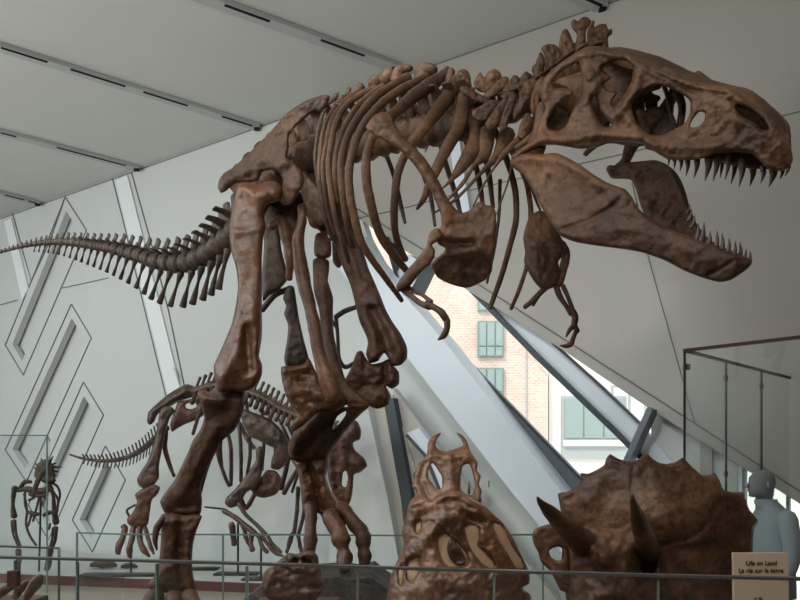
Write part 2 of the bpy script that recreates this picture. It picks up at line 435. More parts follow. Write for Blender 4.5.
# lower left bay beside the great beam
member('wall_panel', [(335, 395), (365, 395), (388, 500), (412, 640), (330, 640), (330, 500)], -.32, .1, 'wall')
member('trim_31', [(366, 395), (392, 395), (470, 640), (412, 640), (388, 500)], -.22, .1, 'strip')
member('trim_32', [(383, 398), (393, 398), (412, 500), (425, 600), (412, 600), (401, 500)], -.3, .18, 'dark')
member('trim_33', [(393, 388), (455, 470), (500, 530), (590, 640), (430, 640), (410, 500)], -.2, .1, 'strip')
member('trim_34', [(407, 433), (419, 428), (442, 458), (448, 500), (441, 500), (425, 456)], -.42, .1, 'beam')
member('trim_35', ribbon([(406, 435), (425, 456), (437, 485), (443, 505)], 2.6), -.44, .12, 'dark')
b = Buf(); wpanel(b, [(482, 481), (488, 481), (488, 487), (482, 487)], [], -.24, .04); struct('trim_36', b, 'strip')
# right of the opening: light partition and the narrow bright bay
member('wall_partition', [(651, 408), (715, 450), (737, 465), (737, pz(737, 0)), (652, pz(652, 0))], .12, .3, 'wall')
member('trim_38', [(700, 441), (712, 448), (712, pz(712, 0)), (700, pz(700, 0))], .08, .1, 'wallr')
member('trim_39', [(742, 466), (745, 468), (745, 640), (742, 640)], .1, .1, 'beamd')
member('trim_40', [(786, 490), (789, 492), (789, 640), (786, 640)], .1, .1, 'beamd')
member('trim_41', ribbon([(742, 538), (830, 538)], 2.0), .1, .1, 'dark')
# window glass in the opening
b = Buf(); wpanel(b, [(372, 222), (387, 239), (467, 290), (555, 345), (647, 407), (652, 600), (600, 600), (500, 470), (400, 300)], [], .3, .02); w1 = struct('window_1', b, 'glass')
b = Buf(); wpanel(b, [(738, 460), (900, 566), (900, 640), (738, 640)], [], .3, .02); struct('window_2', b, 'glass')

# ---- street outside
b = Buf(); box(b, (6, 34, -1.1), (60, 40, .2)); struct('ground_outside', b, 'ext')
BD = 24.0
bt = thing('brick_building', 'sandy brick building across the street seen through the slanted window', 'building', (W(500, 300, BD).x, BD, -1.0))
b = Buf(); dpanel(b, [(330, 60), (548, 60), (548, 557), (330, 557)], BD, 1.5); part('brick_wall', b, 'brick', bt, False)
for (x0, y0, x1, y1) in ((478, 276, 504, 311), (478, 321, 504, 357), (478, 368, 504, 402)):
    b = Buf(); dpanel(b, [(x0, y0), (x1, y0), (x1, y1), (x0, y1)], BD-.12, .1)
    fr = part('window', b, 'frame', bt, False)
    b = Buf(); mx = (x0+x1)/2; my = y0+(y1-y0)*.7
    for a0, a1 in ((x0+1.5, x0+8), (x0+9.3, x0+16.5), (x0+18, x1-1.5)):
        dpanel(b, [(a0, y0+1.5), (a1, y0+1.5), (a1, my-.7), (a0, my-.7)], BD-.16, .05)
        dpanel(b, [(a0, my+.7), (a1, my+.7), (a1, y1-1.5), (a0, y1-1.5)], BD-.16, .05)
    part('pane', b, 'pane', fr, False)
b = Buf(); dpanel(b, ribbon([(527, 300), (527, 480)], .8), BD-.05, .04); part('wall_joint', b, 'extgrey', bt, False)
wt = thing('white_building', 'white rendered building with a wide window, right of the brick one', 'building', (W(620, 300, BD).x, BD+.3, -1.0))
b = Buf(); dpanel(b, [(549, 250), (900, 250), (900, 557), (549, 557)], BD+.3, 1.5); part('rendered_wall', b, 'ext', wt, False)
b = Buf(); dpanel(b, [(562, 396), (627, 396), (627, 458), (562, 458)], BD+.15, .15); fr = part('window', b, 'extgrey', wt, False)
b = Buf()
for a0, a1 in ((565, 583), (584.5, 603), (604.5, 625)): dpanel(b, [(a0, 399), (a1, 399), (a1, 438), (a0, 438)], BD+.1, .05)
part('pane', b, 'pane', fr, False)
b = Buf(); dpanel(b, [(564, 440), (626, 440), (626, 446), (564, 446)], BD+.02, .2); part('sill', b, 'ext', wt, False)
b = Buf(); dpanel(b, [(612, 385), (646, 385), (646, 434), (612, 434)], BD+.2, .15); fr = part('window', b, 'extgrey', wt, False)
b = Buf(); dpanel(b, [(614, 388), (628, 388), (628, 432), (614, 432)], BD+.16, .05); dpanel(b, [(631, 388), (644, 388), (644, 432), (631, 432)], BD+.16, .05); part('pane', b, 'ext', fr, False)
b = Buf(); dpanel(b, [(508, 280), (548.5, 280), (548.5, 376), (507, 322)], BD-.05, .04); part('gable_panel', b, 'gable', bt, False)

# ---- display platform at the back
b = Buf(); P = [(-9.5, 12.7), W(0, 0, 11.25).xy, W(130, 0, 10.84).xy, W(300, 0, 10.3).xy, W(392, 0, 10.0).xy, (-.05, 10.1)]
PL = [(-9.6, 13.3), (-5.7, 11.35), (-3.66, 10.84), (-1.28, 10.25), (-.1, 9.95), (-.1, 10.1), (-5.5, 14.0), (-9.6, 16.9)]
flatpoly(b, PL, [], lambda p: Vector((p[0], p[1], .15)), Vector((0, 0, -.02))); 
struct('platform_top', b, 'platform')
b = Buf(); PB = PL
flatpoly(b, PB, [], lambda p: Vector((p[0], p[1], .13)), Vector((0, 0, -.13))); struct('platform_base', b, 'band')

# ---------------------------------------------------------------- lights and camera
w = bpy.data.worlds.new('World'); SC.world = w; w.use_nodes = True
nt = w.node_tree; bg = nt.nodes['Background']; bg.inputs['Color'].default_value = (.93, .97, 1.0, 1); bg.inputs['Strength'].default_value = 1.35
def area(name, loc, size, power, col=(1, 1, 1), rot=(0, 0, 0), sy=None):
    l = bpy.data.lights.new(name, 'AREA'); l.energy = power; l.color = col; l.size = size
    if sy: l.shape = 'RECTANGLE'; l.size_y = sy
    o = bpy.data.objects.new(name, l); COL.objects.link(o); o.location = loc; o.rotation_euler = rot; return o
def spot(name, loc, tgt, power, ang=40, col=(1, .95, .88), rad=.12, blend=.6):
    l = bpy.data.lights.new(name, 'SPOT'); l.energy = power; l.color = col; l.spot_size = math.radians(ang); l.spot_blend = blend; l.shadow_soft_size = rad
    o = bpy.data.objects.new(name, l); COL.objects.link(o); o.location = loc
    o.rotation_euler = (Vector(tgt)-Vector(loc)).to_track_quat('-Z', 'Y').to_euler(); return o
area('ceiling_light_a', (-9.5, 7.5, 6.45), 4.0, 215, (.94, .98, 1.0))
area('ceiling_light_b', (-3.5, 3.0, 6.45), 2.2, 170, (.98, .99, 1.0))
area('ceiling_light_c', (2.8, .5, 6.45), 1.5, 22, (1, .97, .93))
area('ceiling_fill_left', (-9.5, 3.0, 2.4), 4.0, 640, (1, .99, .97), (math.pi, 0, 0))  # added lamp facing up, lifts the dark ceiling
area('side_fill_left', (-13.6, 8.0, 5.2), 2.4, 230, (.90, .96, 1.0), (0, math.radians(-90), 0), 7.0)  # added lamp standing in for daylight, this wall has no opening
spot('spot_leg', (-2.6, 1.2, 6.3), W(240, 330, 5.6), 150, 30)
spot('spot_body', (-.8, .6, 6.3), W(400, 170, 5.3), 130, 42)
spot('spot_head', (.6, .2, 6.3), W(650, 130, 4.1), 50, 40)
spot('spot_skulls', (1.4, 1.0, 6.3), W(640, 520, 4.9), 200, 30)
spot('spot_skulls', (-.6, .8, 6.3), W(430, 550, 4.7), 190, 34)
spot('shoulder_fill', (-1.2, -1.6, 5.2), W(500, 235, 4.6), 70, 30)  # added lamp replacing floor bounce on the shoulder
spot('window_bay_fill', (-.8, 3.6, 6.3), W(480, 400, 9.3), 420, 52, (.86, .94, 1.0), .5)  # added cool lamp imitating skylight on the beams
area('ceiling_fill_front', (1.0, -3.0, 2.6), 3.0, 90, (1, .99, .97), (math.pi, 0, 0))  # second added upward fill, for the middle of the ceiling
spot('ceiling_fill_spot', (-.6, -2.5, 2.6), (.2, 8.0, 6.6), 520, 46, (1, 1, .98), .4)  # added fill grazing the ceiling to brighten its centre
spot('far_shoulder_fill', (-.9, .2, 2.1), W(540, 250, 4.98), 260, 11, (1, .95, .88), .15)  # added low fill for the dark far shoulder blade
spot('spot_hadro', (-5.5, 7.0, 6.3), W(220, 470, 10.5), 180, 40)
sun = bpy.data.lights.new('sun', 'SUN'); sun.energy = 1.7; sun.angle = .05; so = bpy.data.objects.new('sun', sun); COL.objects.link(so); so.rotation_euler = (math.radians(50), 0, math.radians(-35))
cam = bpy.data.cameras.new('camera'); co = bpy.data.objects.new('camera', cam); COL.objects.link(co); co.location = (0, 0, EYE); co.rotation_euler = (math.pi/2, 0, 0)
cam.sensor_width = 36; cam.lens = 36.0; cam.shift_y = (HOR-300)/800; cam.clip_end = 200
SC.camera = co
SC.view_settings.view_transform = 'Standard'; SC.view_settings.look = 'None'; SC.view_settings.gamma = 1; SC.view_settings.exposure = .28; SC.view_settings.use_curve_mapping = False
# ================================================================ the great theropod skeleton
REX = thing('tyrannosaur_skeleton', 'huge brown mounted predatory dinosaur skeleton, jaws wide open, striding across the whole picture', 'dinosaur skeleton', W(300, 640, 5.8))
def P_(name, mat='bone', parent=None, label=None):
    b = Buf(); return b, (lambda: part(name, b, mat, parent or REX, True, label))
def rexpart(name, pts, mat='bone', label=None, parent=None, **kw):
    b = Buf(); tb(b, pts, **kw); return part(name, b, mat, parent or REX, True, label)
def rexplate(name, outline, D, mat='bone', label=None, parent=None, **kw):
    b = Buf(); inflate(b, outline, D, **kw); return part(name, b, mat, parent or REX, True, label)
def lerpD(pts):
    xs = [p[0] for p in pts]; ys = [p[1] for p in pts]
    return lambda x, y: float(np.interp(x, xs, ys))
def lerpDy(pts):
    xs = [p[0] for p in pts]; ys = [p[1] for p in pts]
    return lambda x, y: float(np.interp(y, xs, ys))

# ---------------------------------------------------------------- skull
C0 = Vector((.898, 4.762, 0)); FD = Vector((.743, -.669, 0)); LT = Vector((.669, .743, 0))
LM = Vector((.637, .707, .30)).normalized(); C1 = Vector((C0.x, C0.y, 3.35))
def mirror(p, k=1.0):                          # the head is rolled a little, far side up
    d = (p-C0).dot(LT); return p-LM*(2*k*d)
Dn = lerpD([(500, 4.47), (511, 4.45), (560, 4.32), (600, 4.22), (644, 4.116), (687, 4.02), (728, 3.90), (764, 3.84), (780, 3.84), (794, 3.90)])
sk_out = [(511, 157), (519, 149), (528, 143), (535, 137), (537, 128), (541, 118), (545, 109), (541, 99), (540, 89), (545, 77), (552, 70), (560, 63), (575, 53), (586, 47),
          (600, 46), (610, 48), (620, 51), (628, 54), (637, 58), (649, 63), (660, 69), (667, 66), (675, 70), (684, 77), (699, 82), (717, 86), (729, 88), (741, 96), (755, 105), (765, 112), (776, 120),
          (785, 133), (791, 147), (793, 160), (789, 167), (782, 171), (772, 170), (765, 166), (758, 158), (752, 152), (735, 150), (718, 153), (705, 158), (691, 160), (676, 160), (667, 159), (655, 152), (644, 145), (630, 142), (612, 142),
          (598, 147), (581, 149), (568, 147), (554, 145), (540, 146), (527, 152), (516, 160)]
h_orb = [(602, 68), (612, 61), (626, 60), (633, 68), (631, 82), (624, 95), (613, 107), (612, 101), (617, 93), (608, 90), (603, 85), (611, 78), (606, 73)]
h_tem = [(552, 83), (557, 76), (566, 68), (578, 63), (581, 72), (582, 86), (581, 95), (577, 102), (572, 112), (565, 127), (557, 131), (548, 128), (548, 119), (556, 107), (564, 98), (573, 95), (573, 91), (566, 88), (555, 88)]
h_gap = [(592, 100), (596, 99), (600, 111), (609, 121), (611, 126), (603, 126), (596, 115)]
h_ant = [(632, 104), (633, 114), (638, 125), (651, 135), (663, 135), (675, 129), (685, 123), (690, 113), (690, 101), (683, 95), (672, 89), (660, 85), (649, 87), (640, 94)]
h_max = [(690, 127), (693, 119), (699, 112), (705, 113), (704, 121), (698, 127)]
h_nar = [(736, 106), (744, 108), (756, 114), (764, 121), (768, 129), (762, 130), (755, 123), (744, 117), (738, 111)]
sk_strokes = [([(577, 55), (600, 52), (622, 58), (645, 68), (670, 78), (700, 86), (730, 93), (750, 106)], 3.0, 3.0),
              ([(560, 66), (546, 84), (545, 98)], 2.5, 2), ([(585, 60), (590, 85), (586, 105), (592, 130)], 6, 3.5),
              ([(590, 76), (600, 66)], 4, 4), ([(545, 140), (575, 138), (600, 134), (630, 136), (660, 146), (690, 148), (720, 144)], 4, 2.8),
              ([(638, 75), (634, 92), (620, 110), (607, 124)], 4, 4.0), ([(625, 115), (640, 135)], 3, 2),
              ([(520, 152), (530, 146), (545, 136)], 2.5, 2), ([(712, 98), (735, 118), (765, 136), (785, 150)], 7, 3),
              ([(700, 130), (715, 128)], 3, -1.5), ([(715, 138), (728, 128)], 2.5, -1.8), ([(740, 134), (745, 126)], 2.5, -1.5), ([(690, 140), (700, 135)], 2.0, -1.4),
              ([(650, 70), (690, 90), (728, 94)], 1.0, -2.2), ([(730, 100), (735, 106)], 1.5, -2), ([(575, 120), (583, 128)], 2.5, -1.5), ([(541, 152), (530, 152)], 2, -1.5),
              ([(600, 80), (592, 92)], 3, 3), ([(585, 136), (581, 126)], 2, 1.5)]
b = Buf()
inflate(b, sk_out, Dn, holes=[h_orb, h_tem, h_gap, h_ant, h_max, h_nar], step=1.7, depth=1.0, tmax=6.5, strokes=[(l_, s_, h_*1.55) for l_, s_, h_ in sk_strokes], namp=.95, nf=.11, seed=1, back=.6)
skull = part('skull', b, 'bone', REX)
# far side of the skull: the same bones mirrored across its midline
b = Buf()
inflate(b, sk_out, Dn, holes=[h_orb, h_tem, h_gap, h_ant, h_max, h_nar], step=2.8, depth=1.0, tmax=5, strokes=sk_strokes[:6], namp=1.2, nf=.16, seed=2, back=.6, post=mirror)
part('skull_far_side', b, 'bone', REX)
# roof, palate and braincase joining the two sides
def bridge(buf, line, up, th, nj=10, bumps=1.0, k=1.0, seed=0):
    rows = []
    for x, y in line:
        p = W(x, y, Dn(x, y)); q = mirror(p, k)
        rows.append([p.lerp(q, j/nj)+Vector((0, 0, up*math.sin(math.pi*j/nj)+.02*bumps*noise.noise(p.lerp(q, j/nj)*7+Vector((seed, 0, 0))))) for j in range(nj+1)])
    v = []; f = []; m = len(rows)
    for s in (0, 1):
        for r in rows: v += [p-Vector((0, 0, th*s)) for p in r]
    w_ = nj+1; N = m*w_
    for i in range(m-1):
        for j in range(nj):
            a = i*w_+j; f.append((a, a+1, a+w_+1, a+w_)); f.append((N+a, N+a+w_, N+a+w_+1, N+a+1))
    for i in range(m-1):
        for a in (i*w_, i*w_+nj): f.append((a, a+w_, N+a+w_, N+a))
    for j in range(nj):
        for a in (j, (m-1)*w_+j): f.append((a, a+1, N+a+1, N+a))
    buf.add(v, f)
b = Buf()
bridge(b, [(577, 57), (588, 51), (600, 50), (612, 52), (624, 56), (637, 61), (650, 67), (663, 73), (680, 79), (700, 85), (717, 89), (729, 91), (741, 99), (755, 108), (765, 115), (776, 123), (784, 134), (790, 147), (791, 158)], .035, .05, seed=3)
part('skull_roof', b, 'bone', REX)
b = Buf()
bridge(b, [(645, 142), (660, 148), (676, 153), (691, 153), (705, 150), (720, 147), (735, 146), (752, 148), (765, 158), (775, 164), (786, 164)], .03, .03, seed=5)
inflate(b, [(700, 151), (718, 149), (735, 145), (752, 146), (768, 152), (783, 162), (786, 168), (776, 171), (765, 169), (752, 169), (738, 167), (722, 163), (708, 159)], 4.06, step=2.2, tmax=7, seed=61, namp=.8)
part('palate', b, 'bone', REX)
b = Buf()
def mid(s, z, lat=0.0): p = C0+FD*s+LT*lat; return Vector((p.x, p.y, z))
tube3(b, [mid(.16, 3.76, .1), mid(.26, 3.76, .1), mid(.38, 3.74, .1), mid(.5, 3.74, .1)], [.10, .14, .11, .06], n=4, sides=12, namp=.12)
tube3(b, [mid(.06, 3.84, .06), mid(.3, 3.82, .08), mid(.45, 3.78, .08), mid(.62, 3.72, .06)], [.1, .1, .09, .04], n=4, sides=12, namp=.12)
tube3(b, [mid(.1, 3.75, -.22), mid(.08, 3.80), mid(.06, 3.75, .3)], [.05, .06, .05], n=4, sides=10, namp=.12)
for sgn in (-1,):
    tube3(b, [mid(.12, 3.62, sgn*.24), mid(.1, 3.45, sgn*.30), mid(.08, 3.33, sgn*.34)], [.06, .05, .06], n=4, namp=.12)
inflate(b, [(542, 102), (556, 98), (575, 96), (582, 108), (578, 122), (566, 137), (548, 137), (541, 122)], 4.78, step=3, tmax=5, seed=71)
part('braincase', b, 'bone', REX)
# inner struts seen through the openings
b = Buf()
tb(b, [(664, 86, 4.3, 2.6), (668, 98, 4.3, 2.2), (669, 112, 4.3, 2), (676, 130, 4.3, 3)]); tb(b, [(676, 92, 4.32, 4), (682, 105, 4.32, 4), (680, 126, 4.32, 3.6)])
inflate(b, [(636, 108), (645, 110), (655, 106), (667, 110), (664, 118), (655, 126), (651, 136), (640, 130)], 4.32, step=3, tmax=4, seed=4)
part('nasal_strut', b, 'bone', REX)
rexpart('quadrate', [(634, 140, 4.8, 8), (630, 150, 4.85, 6.5), (625, 161, 4.9, 5), (619, 169, 4.95, 6)], namp=.1)
# teeth
def tooth(parent, bx, by, tx, ty, D, r, Dt=None, curve=1.5):
    b = Buf(); Dt = Dt or D
    mx, my = (bx+tx)/2+curve, (by+ty)/2
    tb(b, [(bx, by, D, r), (mx*.5+bx*.5, my*.5+by*.5, D, r*.98), (mx, my, (D+Dt)/2, r*.72), (tx, ty, Dt, .35)], n=3, sides=8, namp=.0, flat=.7)
    part('tooth', b, 'tooth', parent)
for bx, by, tx, ty, r, far in ((667, 157, 668, 166, 1.6, 0), (673, 158, 674, 169, 1.9, 0), (680, 158, 680, 171, 2.3, 0), (687, 158, 686, 176, 2.7, 0), (697, 158, 694, 178, 3, 0), (709, 155, 705, 181, 4.2, 0),
                             (717, 157, 713, 181, 3.2, 0), (721, 157, 720, 178, 2.4, 1), (728, 158, 725, 180, 2.6, 0), (735, 160, 731, 184, 2.9, 1), (742, 162, 739, 187, 3.6, 0), (753, 166, 750, 186, 3.4, 1),
                             (763, 168, 761, 183, 2.8, 0), (774, 168, 769, 187, 4.0, 0), (782, 169, 780, 179, 2.3, 0), (788, 167, 785, 176, 2.2, 1)):
    D = Dn(bx, 0)+(.06 if not far else .22)
    tooth(skull, bx, by-2, tx, ty, D, r)
# lower jaw
jn = [(510, 161), (521, 153), (541, 154), (556, 153), (570, 159), (582, 166), (593, 174), (606, 182), (616, 186), (625, 189), (632, 197), (637, 207), (648, 217), (660, 225), (675, 231), (689, 236), (703, 242), (712, 244), (724, 250), (738, 255), (752, 259),
      (751, 265), (745, 271), (731, 280), (719, 282), (703, 278), (685, 271), (666, 261), (650, 255), (640, 252), (622, 249), (598, 246), (575, 242), (561, 236), (552, 225), (543, 210), (534, 193), (524, 176), (512, 167)]
Dj = lerpD([(505, 4.46), (511, 4.45), (560, 4.31), (600, 4.22), (644, 4.13), (700, 4.02), (735, 3.97), (752, 4.0)])
b = Buf()
inflate(b, jn, Dj, step=2.0, tmax=8, depth=.9, namp=.75, nf=.09, seed=7, strokes=[
    ([(516, 158), (540, 158), (562, 162), (585, 175)], 3, 3), ([(555, 232), (590, 220), (610, 208), (618, 200)], 1.5, -3.5), ([(560, 238), (600, 228), (640, 232), (690, 252), (730, 262)], 7, 3),
    ([(570, 190), (590, 195)], 12, -3), ([(550, 178), (549, 186)], 2.5, -3), ([(596, 183), (606, 190), (612, 200)], 3, 2.5), ([(604, 192), (596, 200)], 3, -2.5),
    ([(628, 207), (634, 200)], 2, -2.5), ([(701, 279), (722, 268), (735, 260), (745, 260)], 1.4, -2.5), ([(620, 235), (660, 240)], 3, -1.5), ([(700, 255), (712, 250)], 3, -1.5), ([(533, 167), (540, 172)], 3, -3)])
jaw = part('lower_jaw', b, 'bone', REX)
jf = [(606, 169), (609, 165), (619, 166), (624, 162), (632, 162), (642, 161), (655, 160), (666, 164), (675, 171), (681, 180), (686, 193), (690, 208), (697, 224), (706, 236), (718, 245), (730, 250), (742, 256), (735, 262), (705, 252), (680, 240), (660, 232), (646, 218), (640, 204), (636, 190), (631, 180), (622, 179), (611, 178)]
Df_ = lerpD([(606, 4.95), (640, 4.78), (680, 4.5), (705, 4.3), (742, 4.04)])
b = Buf()
inflate(b, jf, Df_, step=2.0, tmax=6, namp=1.4, nf=.14, seed=8, strokes=[([(650, 178), (660, 200), (676, 222)], 9, -9), ([(670, 172), (681, 195), (692, 222)], 3, 7), ([(660, 215), (672, 195)], 2, 4), ([(668, 228), (680, 210)], 2, 4), ([(612, 172), (622, 172)], 2, -2), ([(640, 210), (655, 195)], 3, 3)])
part('lower_jaw_far_side', b, 'bone', REX)
for bx, by, tx, ty, r in ((687, 212, 690, 204, 1.6), (688, 220, 692, 209, 2), (691, 227, 695, 215, 2.4), (697, 240, 698, 223, 2.6), (701, 242, 704, 222, 3), (708, 245, 710, 231, 2.8), (716, 248, 717, 231, 2.5), (722, 250, 722, 233, 2.5),
                         (728, 252, 729, 238, 2.2), (734, 254, 735, 241, 2.2), (740, 257, 740, 242, 2.2), (744, 258, 746, 249, 1.9), (749, 260, 750, 251, 1.9), (636, 208, 636, 201, 1.5)):
    tooth(jaw, bx, by+1, tx, ty, Dj(bx, 0)+.07, r, curve=.8)

# ---------------------------------------------------------------- vertebra generator
def vertebra(name, c, ax, up, R, Lc, spine, tp=.0, sw=.5, mat='bone', seed=0, lean=0., parent=None, tpz=.2):
    b = Buf(); lat = ax.cross(up).normalized(); up = lat.cross(ax).normalized()
    tube3(b, [c-ax*Lc*.5, c-ax*Lc*.3, c, c+ax*Lc*.3, c+ax*Lc*.5], [R*1.05, R*.95, R*.68, R*.95, R*1.05], n=2, sides=12, namp=.05, side=up)
    tube3(b, [c+up*R*.6, c+up*R*1.5], [Lc*.4, Lc*.36], R2=[R*.6, R*.4], n=2, sides=8, namp=.1, side=lat)
    if spine: tube3(b, [c+up*R*1.2, c+up*(R+spine*.5)-ax*lean*.5, c+up*(R+spine*.92)-ax*lean], [Lc*sw*.9, Lc*sw*.8, Lc*sw*.8], R2=[R*.26, R*.15, R*.2], n=3, sides=8, namp=.14, side=lat, seed=seed)
    if tp:
        for s in (-1, 1): tube3(b, [c+up*R*.9+lat*s*R*.4, c+up*R*(1+tpz)+lat*s*tp*.6, c+up*R*(1+tpz*1.3)+lat*s*tp], [Lc*.42, Lc*.36, Lc*.3], R2=[R*.18, R*.1, R*.1], n=2, sides=8, namp=.12, side=up, seed=seed)
    return part(name, b, mat, parent or REX)
# tail, from the hip to the tip
TL = cr([(238, 226, 6.25), (222, 243, 6.4), (205, 255, 6.6), (185, 263, 6.85), (160, 262, 7.1), (140, 256, 7.35), (115, 249, 7.65), (90, 245, 8.0), (65, 242, 8.4), (40, 243, 8.8), (15, 248, 9.3), (-12, 256, 9.8)], 60)
dist = 0; i = 0; k = 0; step_px = 10.5; pos = []
while i < len(TL)-6:
    x = TL[i][0]; pos.append(i)
    s = np.interp(x, [-12, 20, 60, 100, 140, 180, 210, 235], [3.6, 4.2, 5.2, 6.6, 8.2, 10.2, 11.5, 11])
    j = i
    while j < len(TL)-1 and np.hypot(*(TL[j][:2]-TL[i][:2])) < s: j += 1
    i = j
for k, i in enumerate(pos):
    x, y, D = TL[i]; c = W(x, y, D); a = (W(*TL[max(i-3, 0)])-W(*TL[min(i+3, len(TL)-1)])).normalized(); m = D/F
    R = np.interp(x, [-12, 20, 60, 100, 140, 180, 235], [1.3, 2.2, 3.8, 5.2, 7.6, 10.2, 12.5])*m
    sp = np.interp(x, [-12, 20, 60, 100, 140, 180, 235], [.5, 1.6, 4.5, 7, 11, 16, 20])*m
    Lc = np.interp(x, [-12, 20, 60, 100, 140, 180, 235], [3.8, 4.2, 5.4, 7, 8.6, 11, 13])*m
    tp = np.interp(x, [0, 60, 100, 140, 180, 235], [0, 0, 9, 16, 24, 30])*m
    vertebra('tail_vertebra', c, a, Vector((0, 0, 1)), R*.92, Lc*.97, sp*1.1, tp*.8, .6, 'tail', k, lean=-sp*.35)
    if x > 34 and k > 0:
        ch = np.interp(x, [34, 60, 100, 140, 170, 200, 235], [5, 9, 17, 24, 33, 38, 40])*m
        b = Buf(); p0 = c-Vector((0, 0, R*1.02))-a*Lc*.4; dn = Vector((0, 0, -1)); bk = a*-.62
        d = (dn+bk).normalized()
        tube3(b, [p0, p0+d*ch*.35, p0+d*ch*.7, p0+d*ch], [R*.36, R*.16, R*.24, R*.34], R2=[R*.3, R*.15, R*.13, R*.12], n=3, sides=7, namp=.1)
        part('chevron', b, 'tail', REX)
# sacral, trunk and neck vertebrae
TR = cr([(252, 205, 6.12), (275, 180, 6.02), (300, 160, 5.9), (330, 147, 5.75), (360, 146, 5.55), (390, 139, 5.38), (420, 132, 5.22), (450, 127, 5.08), (475, 122, 5.0), (495, 115, 4.97), (515, 108, 4.95), (533, 98, 4.95), (548, 86, 4.97), (562, 76, 5.0), (576, 68, 5.02), (590, 64, 5.03), (606, 64, 5.04)], 20)
pos = []; i = 0
while i < len(TR)-2:
    x = TR[i][0]; pos.append(i); s = np.interp(x, [250, 330, 400, 460, 480, 560, 600], [13, 12, 12.5, 14, 12, 12, 13]); j = i
    while j < len(TR)-1 and np.hypot(*(TR[j][:2]-TR[i][:2])) < s: j += 1
    i = j
for k, i in enumerate(pos):
    x, y, D = TR[i]; c = W(x, y, D); a = (W(*TR[min(i+4, len(TR)-1)])-W(*TR[max(i-4, 0)])).normalized(); m = D/F
    up = Vector((0, 0, 1)) if x < 480 else Vector((-.25, 0, 1)).normalized()
    if x < 480:
        sp = np.interp(x, [250, 300, 330, 345, 370, 400, 450, 480], [6, 12, 16, 20, 26, 28, 24, 18])*m
        vertebra('trunk_vertebra', c, a, up, 15*m, 17*m, sp, (24 if x > 335 else 16)*m, .45, 'bone', k, lean=.0, tpz=.9)
    else:
        vertebra('neck_vertebra', c, a, up, 13*m, 15*m, np.interp(x, [480, 520, 560, 575, 606], [10, 8, 5, 4, 3])*m, 22*m, .34, 'bone', k, tpz=-.2)
# knobby spine tops along the back
for pts in ([(372, 84, 5.5, 5), (379, 79, 5.5, 5)], [(386, 80, 5.45, 6), (388, 73, 5.45, 6)], [(397, 80, 5.4, 6), (400, 71, 5.4, 6.5), (409, 69, 5.4, 5)], [(421, 80, 5.3, 6), (423, 70, 5.3, 6), (433, 69, 5.25, 6)], [(443, 76, 5.2, 6), (447, 70, 5.2, 4)],
            [(450, 82, 5.15, 5), (451, 72, 5.15, 4.5)],
            [(357, 92, 5.6, 4), (361, 87, 5.6, 4)], [(347, 95, 5.65, 3), (349, 89, 5.65, 3)], [(335, 98, 5.7, 3), (337, 94, 5.7, 2.5)]):
    rexpart('neural_spine', pts, namp=.26, n=3, sides=12,  seed=pts[0][0])
# neck processes and spines, traced one by one
for nm, D, o in (
    ('neural_spine', 5.05, [(457, 90), (456, 78), (458, 71), (464, 69), (469, 72), (471, 80), (472, 92), (464, 96)]),
    ('neural_spine', 4.98, [(474, 82), (480, 72), (484, 77), (489, 71), (495, 69), (500, 72), (502, 79), (498, 87), (490, 93), (480, 92), (475, 88)]),
    ('neural_spine', 4.92, [(484, 96), (492, 86), (500, 79), (504, 76), (509, 78), (507, 85), (501, 92), (494, 98), (487, 99)]),
    ('neural_spine', 4.9, [(502, 90), (508, 82), (514, 75), (519, 77), (520, 83), (515, 90), (508, 95)]),
    ('neural_spine', 4.9, [(517, 88), (520, 78), (526, 71), (531, 76), (529, 84), (524, 92)]),
    ('neural_spine', 4.92, [(531, 84), (534, 72), (536, 62), (540, 52), (544, 56), (545, 64), (542, 74), (539, 84)]),
    ('neural_spine', 4.95, [(541, 49), (547, 44), (556, 45), (561, 52), (560, 62), (553, 74), (546, 72), (547, 60)]),
    ('neural_spine', 4.97, [(558, 50), (560, 38), (563, 30), (567, 29), (571, 36), (574, 46), (573, 58), (563, 62), (557, 58)]),
    ('neural_spine', 4.97, [(571, 22), (574, 19), (578, 21), (582, 17), (587, 17), (591, 21), (589, 26), (586, 31), (586, 42), (587, 56), (574, 58), (575, 46), (577, 35), (572, 28)]),
    ('neural_spine', 5.02, [(587, 32), (590, 24), (592, 20), (595, 22), (594, 27), (600, 24), (606, 24), (608, 29), (612, 29), (612, 34), (608, 38), (608, 54), (588, 56), (587, 42)]),
    ('neck_process', 4.76, [(460, 86), (468, 87), (480, 94), (490, 99), (494, 104), (484, 104), (472, 100), (462, 94)]),
    ('neck_process', 4.70, [(472, 111), (480, 106), (490, 100), (499, 100), (501, 104), (494, 111), (489, 119), (480, 122), (473, 118)]),
    ('neck_process', 4.67, [(485, 124), (491, 114), (498, 104), (505, 97), (509, 100), (505, 110), (500, 120), (495, 130), (488, 131)]),
    ('neck_process', 4.64, [(499, 127), (503, 112), (509, 97), (514, 93), (518, 96), (516, 103), (510, 115), (507, 128), (502, 133)]),
    ('neck_process', 4.62, [(512, 84), (522, 82), (534, 78), (538, 82), (535, 92), (527, 103), (520, 114), (514, 122), (513, 112), (519, 99), (518, 90), (510, 92)]),
    ('neck_process', 4.60, [(532, 92), (536, 82), (543, 76), (546, 84), (541, 96), (539, 110), (533, 116), (530, 106)]),
    ('neck_process', 4.60, [(520, 124), (526, 113), (532, 117), (531, 128), (524, 140), (518, 136)]),
    ('neck_process', 4.72, [(500, 96), (508, 91), (516, 92), (512, 98), (504, 100)])):
    rexplate(nm, o, D, namp=1.3, nf=.2, seed=int(o[0][0]), step=1.5, tmax=5, depth=.9)
